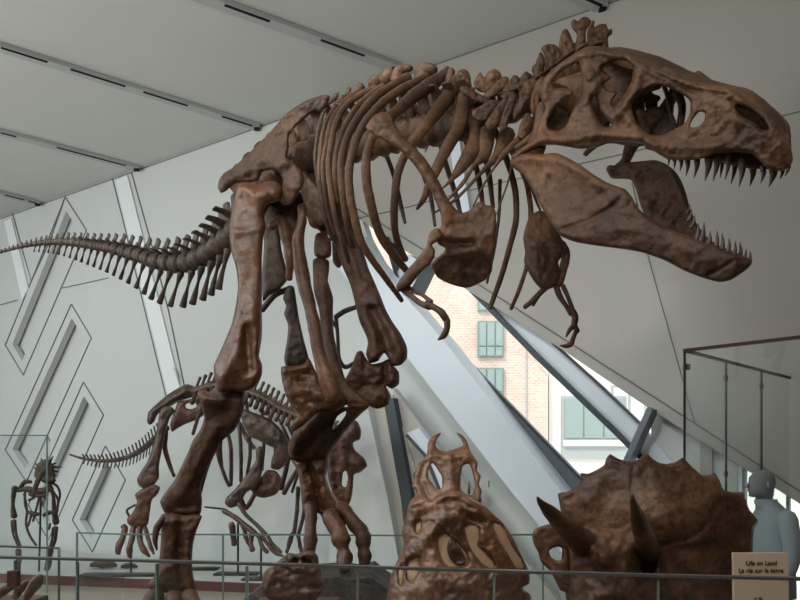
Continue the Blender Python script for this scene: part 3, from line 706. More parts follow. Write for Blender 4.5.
# ---------------------------------------------------------------- ribs
def rib(pts, D0, Dm, D1, r, grow=1.0, flat=.6, mat='bone', rs=None, label=None):
    n = len(pts); L = []
    for i, p in enumerate(pts):
        t = i/(n-1); D = (D0*(1-t)**2+2*Dm*t*(1-t)+D1*t*t)
        rr = rs[i] if rs else r*(1.0+(.25 if i == 0 else 0)-(.25*t if i > n*.6 else 0))
        L.append((p[0], p[1], D, rr))
    b = Buf(); tb(b, L, flat=flat, n=6, sides=8, namp=.05, seed=pts[0][0]); part('rib', b, mat, REX)
rib([(335, 98), (327, 106), (320, 122), (316, 145), (315, 160), (319, 190), (322, 212), (328, 232)], 5.75, 5.05, 5.5, 1.7, mat='tail')
rib([(344, 97), (333, 110), (325, 125), (321, 145), (319, 168), (321, 190), (325, 215), (332, 240)], 5.65, 4.95, 5.4, 2.3)
rib([(352, 95), (341, 106), (331, 122), (326, 145), (323, 168), (325, 190), (328, 210), (335, 234)], 5.6, 4.85, 5.3, 2.6)
rib([(376, 89), (358, 96), (344, 108), (335, 125), (331, 145), (328.5, 168), (331, 190), (333, 205), (337, 225), (344, 246), (349, 262)], 5.5, 4.72, 5.2, 3.3)
rib([(384, 86), (362, 102), (348, 120), (338, 145), (335, 168), (336, 185), (339, 202)], 5.45, 4.7, 5.0, 3.0)
rib([(409, 77), (390, 87), (372, 100), (356, 120), (345, 143), (341, 165), (342, 185), (344, 205), (348, 228), (353, 247)], 5.35, 4.6, 5.1, 3.9)
rib([(432, 75), (414, 83), (397, 92), (378, 107), (362, 128), (353, 150), (349, 172), (350, 195), (354, 215), (361, 241), (373, 261), (387, 280), (402, 301)], 5.3, 4.35, 5.1, 4.0, rs=[5, 4.3, 4.2, 4.2, 4.2, 4.1, 4.2, 4.2, 4, 3.8, 3.4, 3, 2.2])
rib([(446, 74), (432, 84), (414, 96), (398, 110), (384, 122), (373, 137), (367, 152), (366, 170), (368, 190), (373, 212), (380, 234), (391, 252), (406, 270)], 5.2, 4.25, 5.0, 4, rs=[5, 7, 6.5, 5.5, 5, 4.2, 4.3, 4.8, 4.8, 4.6, 4.4, 4, 3.2])
rib([(457, 78), (449, 95), (437, 111), (425, 127), (412, 143), (404, 157), (398, 173), (395.5, 190), (394, 212), (395, 230), (399, 246), (406, 260)], 5.12, 4.2, 4.95, 4, rs=[5, 7, 6.5, 5.5, 5, 4.2, 4, 3.9, 4, 3.8, 3.4, 3])
rib([(463, 94), (462, 112), (457, 130), (448, 146), (438, 166), (430, 182), (424, 198), (417, 209)], 4.95, 4.5, 4.7, 4, rs=[5, 7.5, 6.8, 6, 5.5, 4.2, 3.2, 1.5])
rib([(476, 121), (475, 135), (472, 150), (462, 166), (450, 181), (443, 188)], 4.85, 4.65, 4.7, 5, rs=[5.5, 6, 8, 6, 2, .8])
rib([(488, 130), (486, 142), (484, 155), (474, 166), (462, 184), (448, 200)], 4.8, 4.65, 4.7, 5, rs=[8, 8, 6, 2.2, 2, 1])
rib([(508, 132), (503, 146), (496, 157), (480, 174), (455, 200), (434, 213)], 4.8, 4.65, 4.7, 5, rs=[8, 8, 4.5, 2, 1.6, .9])
rib([(540, 112), (530, 128), (518, 140), (504, 154), (494, 168), (483, 186), (473, 207)], 4.7, 4.6, 4.7, 4, rs=[4, 4, 3.5, 3, 1.3, 1, .8])
rib([(552, 112), (540, 128), (528, 140), (516, 148)], 4.62, 4.55, 4.6, 3, rs=[3, 3.5, 3.5, 3])
rib([(514, 148), (509, 178), (503, 196), (497, 214)], 4.75, 4.75, 4.75, 1, rs=[1.2, 1, 1, .8])
# far side
rib([(440, 140), (445, 161), (451, 180), (456, 196), (461, 215)], 5.3, 5.7, 5.5, 2.6, mat='tail')
rib([(466, 140), (475, 163), (480, 186), (483, 206)], 5.2, 5.6, 5.4, 2.8)
rib([(478, 136), (486, 160), (490, 182), (493, 208)], 5.15, 5.5, 5.4, 2.8)
rib([(495, 130), (506, 158), (512, 176), (516, 197), (516, 220), (511, 242), (502, 274), (490, 308)], 5.15, 5.7, 5.3, 3.2, rs=[3, 3.2, 3.2, 3.2, 3, 2.9, 2.8, 2.4])
rib([(415, 150), (426, 182), (431, 198), (435, 226)], 5.4, 5.8, 5.6, 2.2, mat='tail')
rib([(384, 150), (391, 167), (397, 188), (401, 206), (405, 223)], 5.6, 6, 5.8, 2.2, mat='tail')
rib([(512, 150), (525, 178), (529, 195), (531, 214), (530, 240), (527, 265), (519, 290), (511, 309)], 5.1, 5.6, 5.3, 2.7)
rib([(520, 150), (531, 186), (536, 200), (541, 212)], 5.1, 5.4, 5.4, 1.4); rib([(500, 180), (499, 215), (494, 250), (487, 283)], 5.4, 5.7, 5.5, 1.6)
# ---------------------------------------------------------------- shoulders and arms
sc_out = [(366, 128), (369, 121), (376, 114), (384, 112), (390, 114), (396, 127), (405, 138), (416, 149), (424, 157), (433, 170), (441, 185), (447, 197), (454, 207), (461, 213), (470, 210), (477, 203), (481, 201), (486, 205), (492, 206), (496, 212), (496, 220), (497, 228), (495, 234), (496, 246), (493, 260), (492, 271), (487, 279), (476, 285), (467, 288), (456, 286), (445, 282), (437, 277), (432, 268), (431, 263), (438, 257), (444, 252), (445, 248),
          (438, 244), (436, 238), (436, 231), (441, 227), (441, 216), (437, 205), (432, 193), (425, 181), (414, 165), (402, 152), (388, 143), (375, 136)]
rexplate('shoulder_blade', sc_out, lerpDy([(110, 4.35), (150, 4.3), (210, 4.3), (240, 4.32), (290, 4.5)]), tmax=6, depth=.8, step=2.0, seed=11, namp=.9,
         strokes=[([(440, 232), (460, 238), (495, 233)], 2.5, 3.5), ([(443, 243), (472, 245)], 3, -6), ([(462, 252), (478, 248), (490, 254)], 5, 6), ([(455, 262), (480, 268)], 4, -3), ([(385, 124), (410, 155), (438, 190), (448, 220)], 4, 3), ([(470, 220), (485, 215)], 6, -2), ([(450, 270), (470, 275)], 10, -2)])
b = Buf(); inflate(b, [(438, 228), (431, 231), (428, 238), (426, 247), (416, 260), (406, 271), (399, 281), (396, 287), (399, 292), (404, 290), (410, 286), (419, 275), (429, 265), (434, 258), (435, 250), (432, 245), (438, 241), (443, 235)], 4.25, step=1.8, tmax=6, seed=12, namp=.6)
part('upper_arm', b, 'bone', REX)
rexpart('forearm_bone', [(400, 287, 4.28, 3.4), (410, 295, 4.25, 2.8), (420, 303, 4.2, 2.7), (430, 307, 4.15, 3.2)]); rexpart('forearm_bone', [(404, 286, 4.3, 3), (414, 290, 4.25, 1.8), (424, 296, 4.2, 1.8), (431, 302, 4.15, 2.6)])
rexpart('hand', [(427, 304, 4.15, 3.4), (435, 308, 4.12, 3.2), (441, 312, 4.1, 3.8), (446, 319, 4.1, 3.8)], namp=.14); rexpart('claw', [(447, 320, 4.1, 3.4), (447, 328, 4.1, 2.9), (444, 335, 4.1, 3.1), (438, 340, 4.1, .7)], namp=.1)
rexplate('shoulder_blade', [(538, 211), (530, 216), (526, 225), (523, 238), (525, 252), (524, 262), (530, 275), (536, 284), (543, 290), (550, 289), (556, 285), (560, 271), (558, 262), (563, 256), (566, 247), (561, 237), (556, 226), (546, 212)], 4.98, tmax=7, seed=13, namp=.8, step=2.2,
         strokes=[([(530, 222), (545, 226)], 8, -2), ([(545, 241), (556, 245), (562, 246)], 2, 3.5), ([(546, 243)], 2, -3) if 0 else ([(545, 244), (549, 244)], 2, -3.5), ([(535, 250), (540, 275)], 6, 2.5)])
rexpart('shoulder_joint', [(562, 244, 5.05, 4), (566, 256, 5.05, 4.5), (563, 270, 5.05, 4.5), (559, 284, 5.05, 4)], namp=.12)
rexpart('upper_arm', [(548, 286, 5.1, 3), (540, 293, 5.1, 3), (531, 302, 5.1, 2.6), (525, 307, 5.1, 2.4)]); rexpart('upper_arm', [(543, 290, 5.15, 2), (537, 298, 5.15, 2.2), (533, 305, 5.15, 1.8)])
rexpart('forearm_bone', [(556, 286, 5.0, 3), (560, 297, 5.0, 2.8), (566, 306, 5.0, 2.4), (571, 314, 5.0, 2.6)]); rexpart('forearm_bone', [(563, 286, 5.02, 2.4), (568, 297, 5.02, 2), (572, 308, 5.02, 2.2)])
rexpart('hand', [(572, 311, 5, 3.2), (575, 318, 5, 3.6), (574, 325, 5, 3), (577, 331, 5, 3)], namp=.16); rexpart('claw', [(573, 326, 5, 2.6), (569, 331, 5, 2), (566, 337, 5, .6)])
rexpart('claw', [(576, 331, 5, 2.4), (573, 339, 5, 2.2), (571, 344, 5, 2.6), (566, 346, 5, 2), (560, 345.5, 5, .6)])
# ---------------------------------------------------------------- hips
il = [(218, 188), (219, 180), (224, 173), (235, 166), (252, 150), (270, 132), (287, 113), (305, 101), (322, 95), (330, 96), (327, 106), (321, 113), (312, 113), (298, 124), (289, 136), (289, 148), (287, 157), (293, 162), (300, 169), (304, 176), (303, 186), (298, 194), (293, 203), (286, 206), (281, 202), (281, 190), (283, 181), (279, 173), (272, 170), (262, 172), (258, 181), (248, 182), (236, 183), (226, 191), (221, 193)]
rexplate('hip_blade', il, lerpD([(218, 5.9), (260, 5.72), (300, 5.55), (330, 5.55)]), tmax=7, step=2.2, seed=14, namp=1.2, mat='bone',
         strokes=[([(225, 180), (245, 173), (262, 160), (275, 158), (285, 162)], 4, 3.5), ([(289, 140), (287, 157), (280, 166)], 3, 3), ([(268, 150), (285, 125), (300, 112)], 10, -2), ([(238, 176), (250, 177)], 2, -2), ([(272, 140), (280, 135)], 1, -1.2), ([(308, 112), (316, 100)], .9, -1.4), ([(295, 175), (292, 196)], 4, 3)])
rexplate('hip_blade', [(292, 120), (310, 104), (334, 98), (345, 120), (348, 150), (340, 190), (338, 215), (322, 222), (308, 214), (300, 180), (292, 150)], 6.2, tmax=6, seed=15, namp=1.2, step=3.5)
rexplate('sacrum', [(285, 150), (300, 125), (318, 112), (330, 125), (332, 160), (330, 200), (322, 228), (310, 226), (303, 200), (297, 180)], 6.0, tmax=9, seed=16, namp=1.8, step=3)
rexplate('hip_socket', [(303, 168), (312, 180), (322, 190), (330, 205), (330, 222), (318, 225), (306, 205), (300, 190)], 5.8, tmax=7, seed=17, namp=1.4, step=2.6)
rexplate('hip_socket', [(316, 178), (345, 186), (352, 215), (350, 245), (340, 268), (333, 262), (331, 238), (318, 230), (310, 205)], 6.3, tmax=6, seed=51, namp=1.5, step=3)
rexplate('hip_socket', [(264, 196), (285, 200), (302, 192), (304, 225), (301, 250), (296, 262), (291, 244), (284, 228), (272, 218), (266, 232), (262, 220)], 6.2, tmax=6, seed=52, namp=1.5, step=3)
rexpart('pubis', [(302, 207, 5.65, 4.5), (302, 222, 5.65, 4.6), (298, 240, 5.66, 6), (300, 262, 5.68, 7), (304, 284, 5.68, 7), (311, 310, 5.66, 6.4), (316, 335, 5.64, 6.6), (321, 360, 5.62, 7), (328, 383, 5.6, 8.5), (333, 397, 5.6, 9)], mat='rust', flat=.8)
rexplate('pubis', [(316, 234), (324, 232), (331, 241), (331, 256), (324, 259), (315, 256), (314, 246)], 6.1, mat='rust', tmax=8, step=2, seed=18)
rexplate('pubis', [(313, 260), (320, 257), (329, 261), (329, 272), (328, 281), (333, 297), (333, 312), (334, 335), (339, 356), (345, 378), (356, 391), (369, 403), (368, 408), (350, 408), (343, 400), (335, 388), (327, 365), (322, 335), (319, 310), (314, 292), (313, 275)], lerpDy([(260, 6.1), (400, 5.75)]), tmax=8, step=2.2, seed=19, mat='bone', strokes=[([(322, 290), (328, 330), (340, 370)], 3, 3), ([(352, 404), (368, 404)], 1.5, -2)])
rexplate('pubic_boot', [(281, 367), (292, 366), (304, 364), (309, 358), (316, 372), (322, 385), (335, 390), (346, 398), (346, 405), (336, 411), (322, 410), (313, 417), (304, 425), (293, 432), (289, 426), (298, 415), (291, 405), (286, 396), (282, 381)], 5.72, tmax=10, step=2.2, seed=20, mat='rust', namp=1.2, strokes=[([(285, 370), (305, 367)], 2, 2), ([(292, 393), (315, 392), (330, 400)], 4, 3), ([(300, 380), (310, 376)], 5, -3), ([(335, 402), (340, 402)], 5, 3.5)])
rexplate('ischium', [(287, 286), (294, 287), (297, 305), (299, 318), (304, 340), (309, 360), (304, 366), (287, 367), (284, 358), (287, 340), (288, 325), (284, 314), (286, 306), (283, 298)], 6.0, mat='tail', tmax=7, step=2.2, seed=21, namp=1.0)
rexplate('ischium', [(263, 220), (270, 205), (279, 212), (281, 246), (286, 268), (288, 279), (278, 291), (270, 295), (263, 301), (262, 275), (264, 244)], 6.0, mat='tail', tmax=6, step=2.4, seed=22)
rexpart('ischium', [(272, 226, 5.75, 5), (281, 221, 5.75, 6), (285, 232, 5.75, 6), (288, 246, 5.75, 5), (290, 262, 5.75, 4.5), (289, 278, 5.8, 3.5)], mat='rust', namp=.12)
rexpart('ischium', [(286, 290, 6.1, 3), (275, 295, 6.1, 3), (262, 310, 6.2, 3)], mat='tail')
# ---------------------------------------------------------------- near leg
fe = [(238, 184), (246, 182), (258, 184), (268, 181), (277, 182), (282, 188), (281, 200), (274, 202), (266, 205), (264, 215), (266, 228), (263, 240), (262, 260), (262, 285), (262, 310), (262, 335), (260, 350), (259, 357), (262, 364), (262, 374), (258, 384), (250, 390), (242, 392), (230, 391), (219, 392), (216, 384), (214, 374), (214, 365), (219, 354), (226, 338), (232, 323), (236, 304), (238, 286), (236, 268), (231, 250), (229, 232), (231, 215), (234, 200)]
rexplate('femur', fe, lerpDy([(180, 5.6), (392, 5.35)]), mat='rust', tmax=17, depth=.85, step=2.3, seed=23, namp=.8, nf=.06, strokes=[([(240, 186), (255, 195), (275, 190)], 5, 4), ([(234, 232), (262, 228)], 3, 2.5), ([(236, 300), (245, 320), (235, 350), (222, 378)], 5, 4), ([(246, 330), (250, 370)], 3.5, -6), ([(253, 300), (256, 340), (254, 375)], 4, 3), ([(226, 372), (236, 368)], 7, 3), ([(240, 205), (244, 225)], 7, -2.5)])
ti = [(197, 393), (203, 390), (210, 392), (216, 386), (228, 380), (240, 382), (245, 392), (244, 408), (240, 420), (234, 431), (222, 441), (214, 456), (206, 473), (201, 487), (202, 500), (201, 512), (196, 520), (184, 521), (172, 517), (164, 512), (160, 502), (164, 494), (174, 481), (182, 465), (189, 450), (193, 440), (200, 430), (204, 418), (201, 404)]
rexplate('tibia', ti, lerpDy([(380, 5.50), (400, 5.42), (520, 5.75)]), mat='bone', tmax=15, depth=.85, step=2.3, seed=24, namp=.8, nf=.07, strokes=[([(200, 394), (220, 403)], 3, 3.5), ([(215, 412), (228, 408)], 7, -6), ([(240, 402), (238, 415)], 3, 3), ([(215, 430), (195, 470), (180, 495)], 4, 3), ([(222, 432), (205, 462), (192, 490)], 2, -3), ([(166, 505), (180, 512), (198, 512)], 3, 3), ([(172, 508), (196, 504)], 3, -3)])
rexpart('fibula', [(236, 402, 5.5, 5), (224, 430, 5.6, 3.5), (208, 462, 5.75, 3), (197, 495, 5.85, 4)], namp=.1)
rexplate('metatarsus', [(161, 515), (172, 513), (184, 515), (194, 514), (202, 516), (200, 522), (196, 532), (193, 545), (192, 560), (193, 575), (196, 586), (193, 592), (180, 594), (165, 593), (152, 591), (148, 585), (153, 578), (158, 568), (160, 552), (161, 535)], 5.65, tmax=13, step=2.2, seed=25, namp=1.0, strokes=[([(180, 525), (180, 560), (184, 590)], 2.5, -6), ([(168, 525), (166, 580)], 5, 2.5), ([(190, 530), (187, 585)], 4, 2), ([(163, 520), (178, 524)], 2.5, 2.5)])
rexpart('dewclaw', [(163, 519, 5.6, 3.5), (157, 528, 5.58, 3.4), (155, 540, 5.56, 2.6), (157, 550, 5.56, .8)])
for pts in ([(156, 596, 5.6, 9), (146, 612, 5.5, 7.5), (138, 630, 5.4, 8), (130, 642, 5.3, 6), (122, 650, 5.2, 2)], [(174, 598, 5.6, 10), (172, 616, 5.45, 8), (170, 634, 5.3, 9), (168, 648, 5.2, 7), (166, 656, 5.1, 2)], [(190, 596, 5.6, 9), (200, 614, 5.5, 7), (208, 630, 5.4, 8), (216, 642, 5.3, 6), (222, 650, 5.2, 2)]):
    rexpart('toe', pts, namp=.14)
# ---------------------------------------------------------------- far leg
ff = [(322, 214), (334, 204), (350, 204), (356, 214), (359, 228), (362, 246), (368, 267), (375, 283), (381, 297), (386, 310), (392, 321), (401, 334), (407, 347), (407, 358), (401, 365), (392, 366), (388, 358), (384, 353), (378, 361), (370, 363), (366, 354), (368, 342), (365, 333), (360, 323), (357, 312), (354, 299), (350, 284), (343, 268), (337, 252), (332, 240), (326, 226)]
rexplate('femur', ff, lerpDy([(200, 6.25), (365, 5.9)]), mat='bone', tmax=15, depth=.85, step=2.2, seed=26, namp=.9, nf=.07, strokes=[([(350, 240), (358, 262), (362, 275)], 2, -5), ([(346, 245), (354, 270), (356, 285)], 1.6, -4), ([(372, 310), (384, 335), (390, 352)], 3.5, -6), ([(378, 300), (392, 330), (400, 350)], 5, 4), ([(366, 320), (374, 335), (374, 355)], 4, 4), ([(357, 305), (378, 303)], 2, 2)])
rexplate('tibia_head', [(344, 382), (350, 370), (357, 352), (362, 351), (366, 358), (372, 364), (382, 362), (388, 359), (393, 365), (399, 372), (399, 384), (392, 389), (386, 386), (391, 396), (388, 405), (378, 409), (369, 406), (358, 396), (349, 389)], 5.95, tmax=13, step=2.2, seed=27, namp=1.4, strokes=[([(385, 362), (385, 385)], 2, -5), ([(392, 372), (393, 384)], 4, 3), ([(355, 388), (378, 385)], 5, -4), ([(380, 392), (388, 400)], 4, 3)])
t2 = [(321, 406), (332, 404), (345, 407), (358, 404), (369, 402), (368, 408), (361, 414), (352, 423), (344, 433), (336, 444), (329, 455), (326, 460), (310, 462), (295, 460), (289, 456), (288, 447), (293, 434), (304, 423)]
rexplate('tibia', t2, lerpDy([(402, 5.75), (460, 6.15)]), tmax=12, step=2.2, seed=28, namp=1.0, holes=[[(337, 417), (346, 411), (345, 416), (338, 425), (332, 430)]], strokes=[([(325, 412), (305, 432), (293, 450)], 3.5, 4), ([(340, 415), (320, 435), (305, 452)], 3, -6), ([(362, 409), (340, 432), (326, 452)], 3, 3)])
rexplate('metatarsus', [(290, 458), (300, 460), (312, 457), (328, 456), (329, 466), (326, 476), (330, 489), (339, 503), (350, 513), (347, 524), (336, 530), (326, 527), (320, 514), (312, 512), (303, 512), (302, 502), (300, 485), (297, 470)], 6.15, mat='rust', tmax=11, step=2.0, seed=29, namp=1.0, strokes=[([(310, 462), (316, 485), (322, 512)], 2, -5), ([(300, 465), (307, 500)], 4, 3), ([(322, 462), (325, 485), (336, 515)], 4, 3), ([(328, 490), (340, 510)], 1.6, -3)])
rexpart('toe', [(310, 507, 6.05, 7), (310, 518, 6, 6.4), (310, 530, 5.96, 6.2), (310, 540, 5.94, 7.4), (309, 548, 5.92, 6.6), (307, 557, 5.9, 5.6), (305, 566, 5.86, 3)], mat='rust', namp=.12)
rexpart('toe', [(331, 515, 6.0, 8.5), (334, 524, 5.96, 9), (339, 532, 5.92, 8.6), (341, 540, 5.9, 9.6), (343, 548, 5.88, 6.6), (344, 556, 5.86, 8.6), (344, 562, 5.84, 9), (345, 568, 5.8, 7)], mat='rust', namp=.12)
rexpart('toe', [(340, 507, 6.05, 6), (349, 515, 6.02, 6.6), (356, 524, 6.0, 7.4), (361, 534, 5.97, 8), (363, 541, 5.95, 8), (364, 549, 5.93, 6), (365, 557, 5.92, 6.6), (364, 565, 5.9, 4.4)], namp=.13)
# steel armature
b = Buf(); tb(b, [(357, 307, 6.3, 2.2), (345, 311, 6.3, 2.6), (336, 317, 6.3, 2.6)]); tb(b, [(336, 316, 6.3, 2), (338, 340, 6.3, 1.8), (339, 358, 6.3, 2), (345, 367, 6.3, 2.4), (356, 362, 6.3, 2)]); tb(b, [(331, 318, 6.3, 1.5), (337, 330, 6.3, 1.2)])
part('support_bracket', b, 'tail', REX)
b = Buf(); tb(b, [(425, 152, 5.2, .7), (432, 138, 5.2, .7), (440, 126, 5.2, .7), (452, 123, 5.2, .7)], namp=0); part('support_cable', b, 'metal', REX)
# rock the skeleton stands on
b = Buf(); prof = [(252, 592), (268, 580), (285, 575), (340, 571), (352, 574), (372, 571), (383, 578), (396, 588), (410, 595), (424, 603), (428, 640), (430, 704), (112, 704), (114, 664), (130, 657), (235, 655), (245, 640)]
def rockc(p): return W(p[0], p[1], 6.0)-Vector((0, .85, 0))
o = closed_smooth(prof, 5, True)
flatpoly(b, o, [], rockc, Vector((0, 1.5, 0))); 
b.v = [v+Vector((.03*noise.noise(v*5), .1*noise.noise(v*2.2)+(.5 if v.y < 5.6 and v.x > -1.15 else 0), 0)) for v in b.v]
solo('rock_base', b, 'rock', 'dark grey rock slab under the forward foot of the giant skeleton', 'rock', smooth=False)
# ================================================================ second skeleton (duck-billed, further back)
HAD = thing('hadrosaur_skeleton', 'smaller brown dinosaur skeleton on the white platform behind the giant one, seen between its legs', 'dinosaur skeleton', W(200, 570, 11.2))
def hp(name, pts, mat='hadro', **kw): b = Buf(); tb(b, pts, **{**dict(n=3, sides=8), **kw}); return part(name, b, mat, HAD)
def hplate(name, o, D, mat='hadro', **kw): b = Buf(); inflate(b, o, D, **{**dict(step=2.0, tmax=6, its=120), **kw}); return part(name, b, mat, HAD)
hplate('hip_blade', [(147, 422), (148, 413), (152, 408), (167, 395), (178, 388), (187, 384), (196, 387), (203, 389), (200, 396), (190, 398), (178, 402), (168, 408), (158, 414), (154, 422), (150, 425)], 11.3, strokes=[([(155, 410), (185, 391)], 2, 3)])
hplate('hip_blade', [(178, 402), (186, 400), (196, 398), (206, 402), (205, 414), (196, 420), (186, 424), (178, 428), (172, 432), (170, 424), (174, 412)], 11.25, 'red', holes=[[(186, 404), (194, 402), (197, 406), (192, 409), (186, 408)]], tmax=4)
hplate('femur', [(160, 410), (164, 407), (172, 407), (175, 411), (170, 418), (166, 430), (162, 450), (159, 466), (159, 478), (153, 486), (145, 489), (139, 486), (137, 479), (142, 470), (147, 462), (153, 446), (157, 428)], 11.0, tmax=5)
hp('pubis', [(166, 432, 11.1, 2.2), (165, 448, 11.1, 2.4), (169, 463, 11.1, 2.2), (174, 476, 11.1, 1.6)])
hplate('shin', [(140, 490), (146, 487), (153, 484), (160, 487), (158, 494), (152, 500), (150, 512), (148, 524), (142, 529), (134, 528), (128, 524), (127, 519), (133, 512), (137, 502), (135, 495)], 10.95, 'red', tmax=5)
hp('rib', [(135, 505, 11.1, 1.2), (127, 510, 11.1, 1.2), (129, 516, 11.1, 1.2)])
for pts in ([(122, 527, 10.9, 1.5), (125, 527, 10.9, 3), (123, 537, 10.85, 3), (119, 547, 10.8, 3.2), (118, 553, 10.8, 2.4)], [(133, 528, 10.9, 3), (132, 538, 10.85, 2.8), (130, 548, 10.8, 3.4), (130, 556, 10.8, 2.6)], [(140, 528, 10.9, 3), (140, 540, 10.85, 2.8), (143, 549, 10.8, 3), (149, 556, 10.8, 1.6)], [(145, 528, 10.9, 2.4), (148, 538, 10.85, 2.2), (151, 547, 10.8, 2), (154, 554, 10.8, 1)]):
    hp('toe', pts, 'red', namp=.15)
hp('support_rod', [(131, 552, 10.95, 1), (131, 572, 10.95, 1)], 'black', namp=0); 
def baseplate(px, py, w):
    D = (EYE-.17)*F/(py-HOR); c = W(px, py, D); b = Buf(); box(b, (c.x, c.y, .162), (w, .3, .024)); part('base_plate', b, 'black', HAD); return D
# tail: small vertebrae with a comb of spines
T2 = cr([(68, 454, 12.9), (85, 459, 12.7), (108, 461, 12.4), (128, 457, 12.1), (143, 449, 11.8), (156, 438, 11.5), (166, 428, 11.3)], 16)
L2 = np.r_[0, np.cumsum(np.hypot(np.diff(T2[:, 0]), np.diff(T2[:, 1])))]
for s in np.arange(2, L2[-1], 3.9):
    x, y, D = [np.interp(s, L2, T2[:, k]) for k in range(3)]; s2 = s+3.9; x2, y2, D2 = [np.interp(s2, L2, T2[:, k]) for k in range(3)]
    t = s/L2[-1]; r = 1.0+3.0*t; b = Buf()
    tb(b, [(x, y, D, r), (x2, y2, D2, r*1.02)], n=1, sides=7, namp=.05)
    if s > 14:
        h = 2+6.5*t; tb(b, [(x, y-r*.6, D, .9), (x-2.2, y-r-h, D, .9)], n=1, sides=5, namp=0); tb(b, [(x, y+r*.6, D, .8), (x-1.5, y+r+h*1.1, D, .7)], n=1, sides=5, namp=0)
    part('tail_vertebra', b, 'hadro', HAD)
# back and neck
T3 = cr([(196, 392, 11.2), (215, 386, 11.0), (240, 390, 10.8), (262, 398, 10.6), (280, 409, 10.4), (300, 417, 10.2), (320, 424, 10.0), (338, 430, 9.9)], 12)
L3 = np.r_[0, np.cumsum(np.hypot(np.diff(T3[:, 0]), np.diff(T3[:, 1])))]
for k, s in enumerate(np.arange(0, L3[-1]-4, 6.0)):
    x, y, D = [np.interp(s, L3, T3[:, q]) for q in range(3)]; x2, y2, D2 = [np.interp(s+6, L3, T3[:, q]) for q in range(3)]
    b = Buf(); tb(b, [(x, y, D, 5.5), (x2, y2, D2, 5)], n=1, sides=8, namp=.1, flat=1)
    tb(b, [(x, y-3, D, 1.8), (x+2, y-9, D, 1.4), (x+4, y-14, D, 1.8)], n=2, sides=6, namp=.1); tb(b, [(x, y, D-.05, 2), (x-2, y+6, D-.2, 2.2), (x-4, y+11, D-.2, 2.4)], n=2, sides=6, namp=.1)
    tb(b, [(x, y, D+.1, 1.6), (x+7, y-6, D+.25, 1.4)], n=1, sides=6, namp=.1)
    part('back_vertebra', b, 'hadro', HAD)
for pts, r in (([(214, 396), (216, 430), (218, 455), (224, 474), (229, 486)], 1.8), ([(222, 396), (226, 425), (231, 450), (231, 485)], 2.0), ([(234, 398), (239, 425), (241, 455), (241, 481)], 1.9), ([(246, 400), (249, 430), (250, 455), (247, 476)], 1.8),
               ([(205, 400), (199, 415), (193, 434)], 1.8), ([(208, 402), (209, 420), (207, 436)], 1.6), ([(240, 424), (248, 440), (254, 448)], 2.2), ([(268, 410), (274, 436), (276, 462)], 1.6), ([(280, 420), (287, 436), (296, 458)], 1.6), ([(262, 408), (264, 440), (262, 470)], 1.6), ([(228, 398), (221, 440), (222, 468)], 1.6), ([(288, 424), (296, 445), (298, 470), (292, 492)], 1.6)):
    n = len(pts); hp('rib', [(p[0], p[1], 10.75-.25*math.sin(math.pi*i/(n-1)), r*(1.1-.2*i/n)) for i, p in enumerate(pts)], n=5)
hplate('shoulder_blade', [(244, 409), (250, 411), (260, 415), (270, 419), (278, 426), (285, 434), (290, 443), (289, 457), (284, 466), (278, 470), (271, 468), (272, 458), (275, 449), (267, 445), (258, 440), (250, 436), (243, 424), (241, 415)], 10.35, tmax=5, strokes=[([(250, 425), (275, 440), (283, 458)], 4, 3)])
hplate('breast_bone', [(251, 490), (254, 484), (262, 476), (267, 470), (276, 471), (281, 478), (280, 489), (275, 495), (264, 498), (256, 496)], 10.3, 'red', tmax=5, strokes=[([(262, 492), (274, 486), (277, 474)], 1.5, 2)])
hplate('upper_arm', [(256, 449), (260, 446), (264, 449), (262, 458), (262, 472), (260, 480), (256, 488), (247, 492), (242, 500), (237, 506), (230, 508), (225, 504), (226, 498), (235, 489), (244, 478), (251, 468), (256, 460)], 10.2, tmax=5)
hp('forearm_bone', [(224, 511, 10.1, 2.8), (236, 518, 10.05, 2.6), (247, 527, 10, 3), (255, 534, 9.95, 3)]); hp('forearm_bone', [(239, 504, 10.15, 2.8), (246, 515, 10.1, 2), (257, 525, 10.05, 2), (265, 534, 10, 2.6)])
hp('forearm_bone', [(240, 498, 10.4, 3), (246, 508, 10.4, 2.6), (256, 492, 10.45, 2.4), (262, 486, 10.5, 2)], 'red')
for pts in ([(252, 533, 9.95, 2.6), (251, 543, 9.92, 2.2), (252, 550, 9.9, 2.6)], [(258, 535, 9.95, 2.6), (262, 545, 9.92, 2.4), (267, 552, 9.9, 2.2)], [(262, 536, 9.95, 2.4), (269, 546, 9.92, 2.2), (277, 554, 9.9, 2), (283, 556, 9.88, 1.2)], [(267, 535, 9.95, 2.2), (273, 545, 9.92, 2), (281, 552, 9.9, 1.6)]): hp('finger', pts, namp=.2)
hp('upper_arm', [(290, 450, 10.7, 3), (286, 470, 10.7, 2.4), (281, 488, 10.7, 3)]); hp('upper_arm', [(300, 466, 10.7, 2.4), (290, 482, 10.7, 2.4), (284, 493, 10.7, 2.6)])
hp('forearm_bone', [(298, 488, 10.7, 2.2), (297, 510, 10.7, 2), (294, 534, 10.7, 2.2)]); hp('forearm_bone', [(303, 490, 10.7, 2), (304, 512, 10.7, 1.8), (298, 536, 10.7, 2)])
for pts in ([(292, 534, 10.7, 2.2), (289, 545, 10.7, 2.4), (287, 552, 10.7, 2)], [(298, 536, 10.7, 2), (300, 546, 10.7, 2.2), (302, 553, 10.7, 1.8)]): hp('finger', pts, namp=.2)
for pts in ([(232, 524, 10.9, 3), (233, 534, 10.9, 2.6), (234, 544, 10.9, 2.8)], [(243, 526, 10.9, 2.6), (246, 536, 10.9, 2.6), (250, 546, 10.9, 2.4)]): hp('toe', pts, namp=.25)
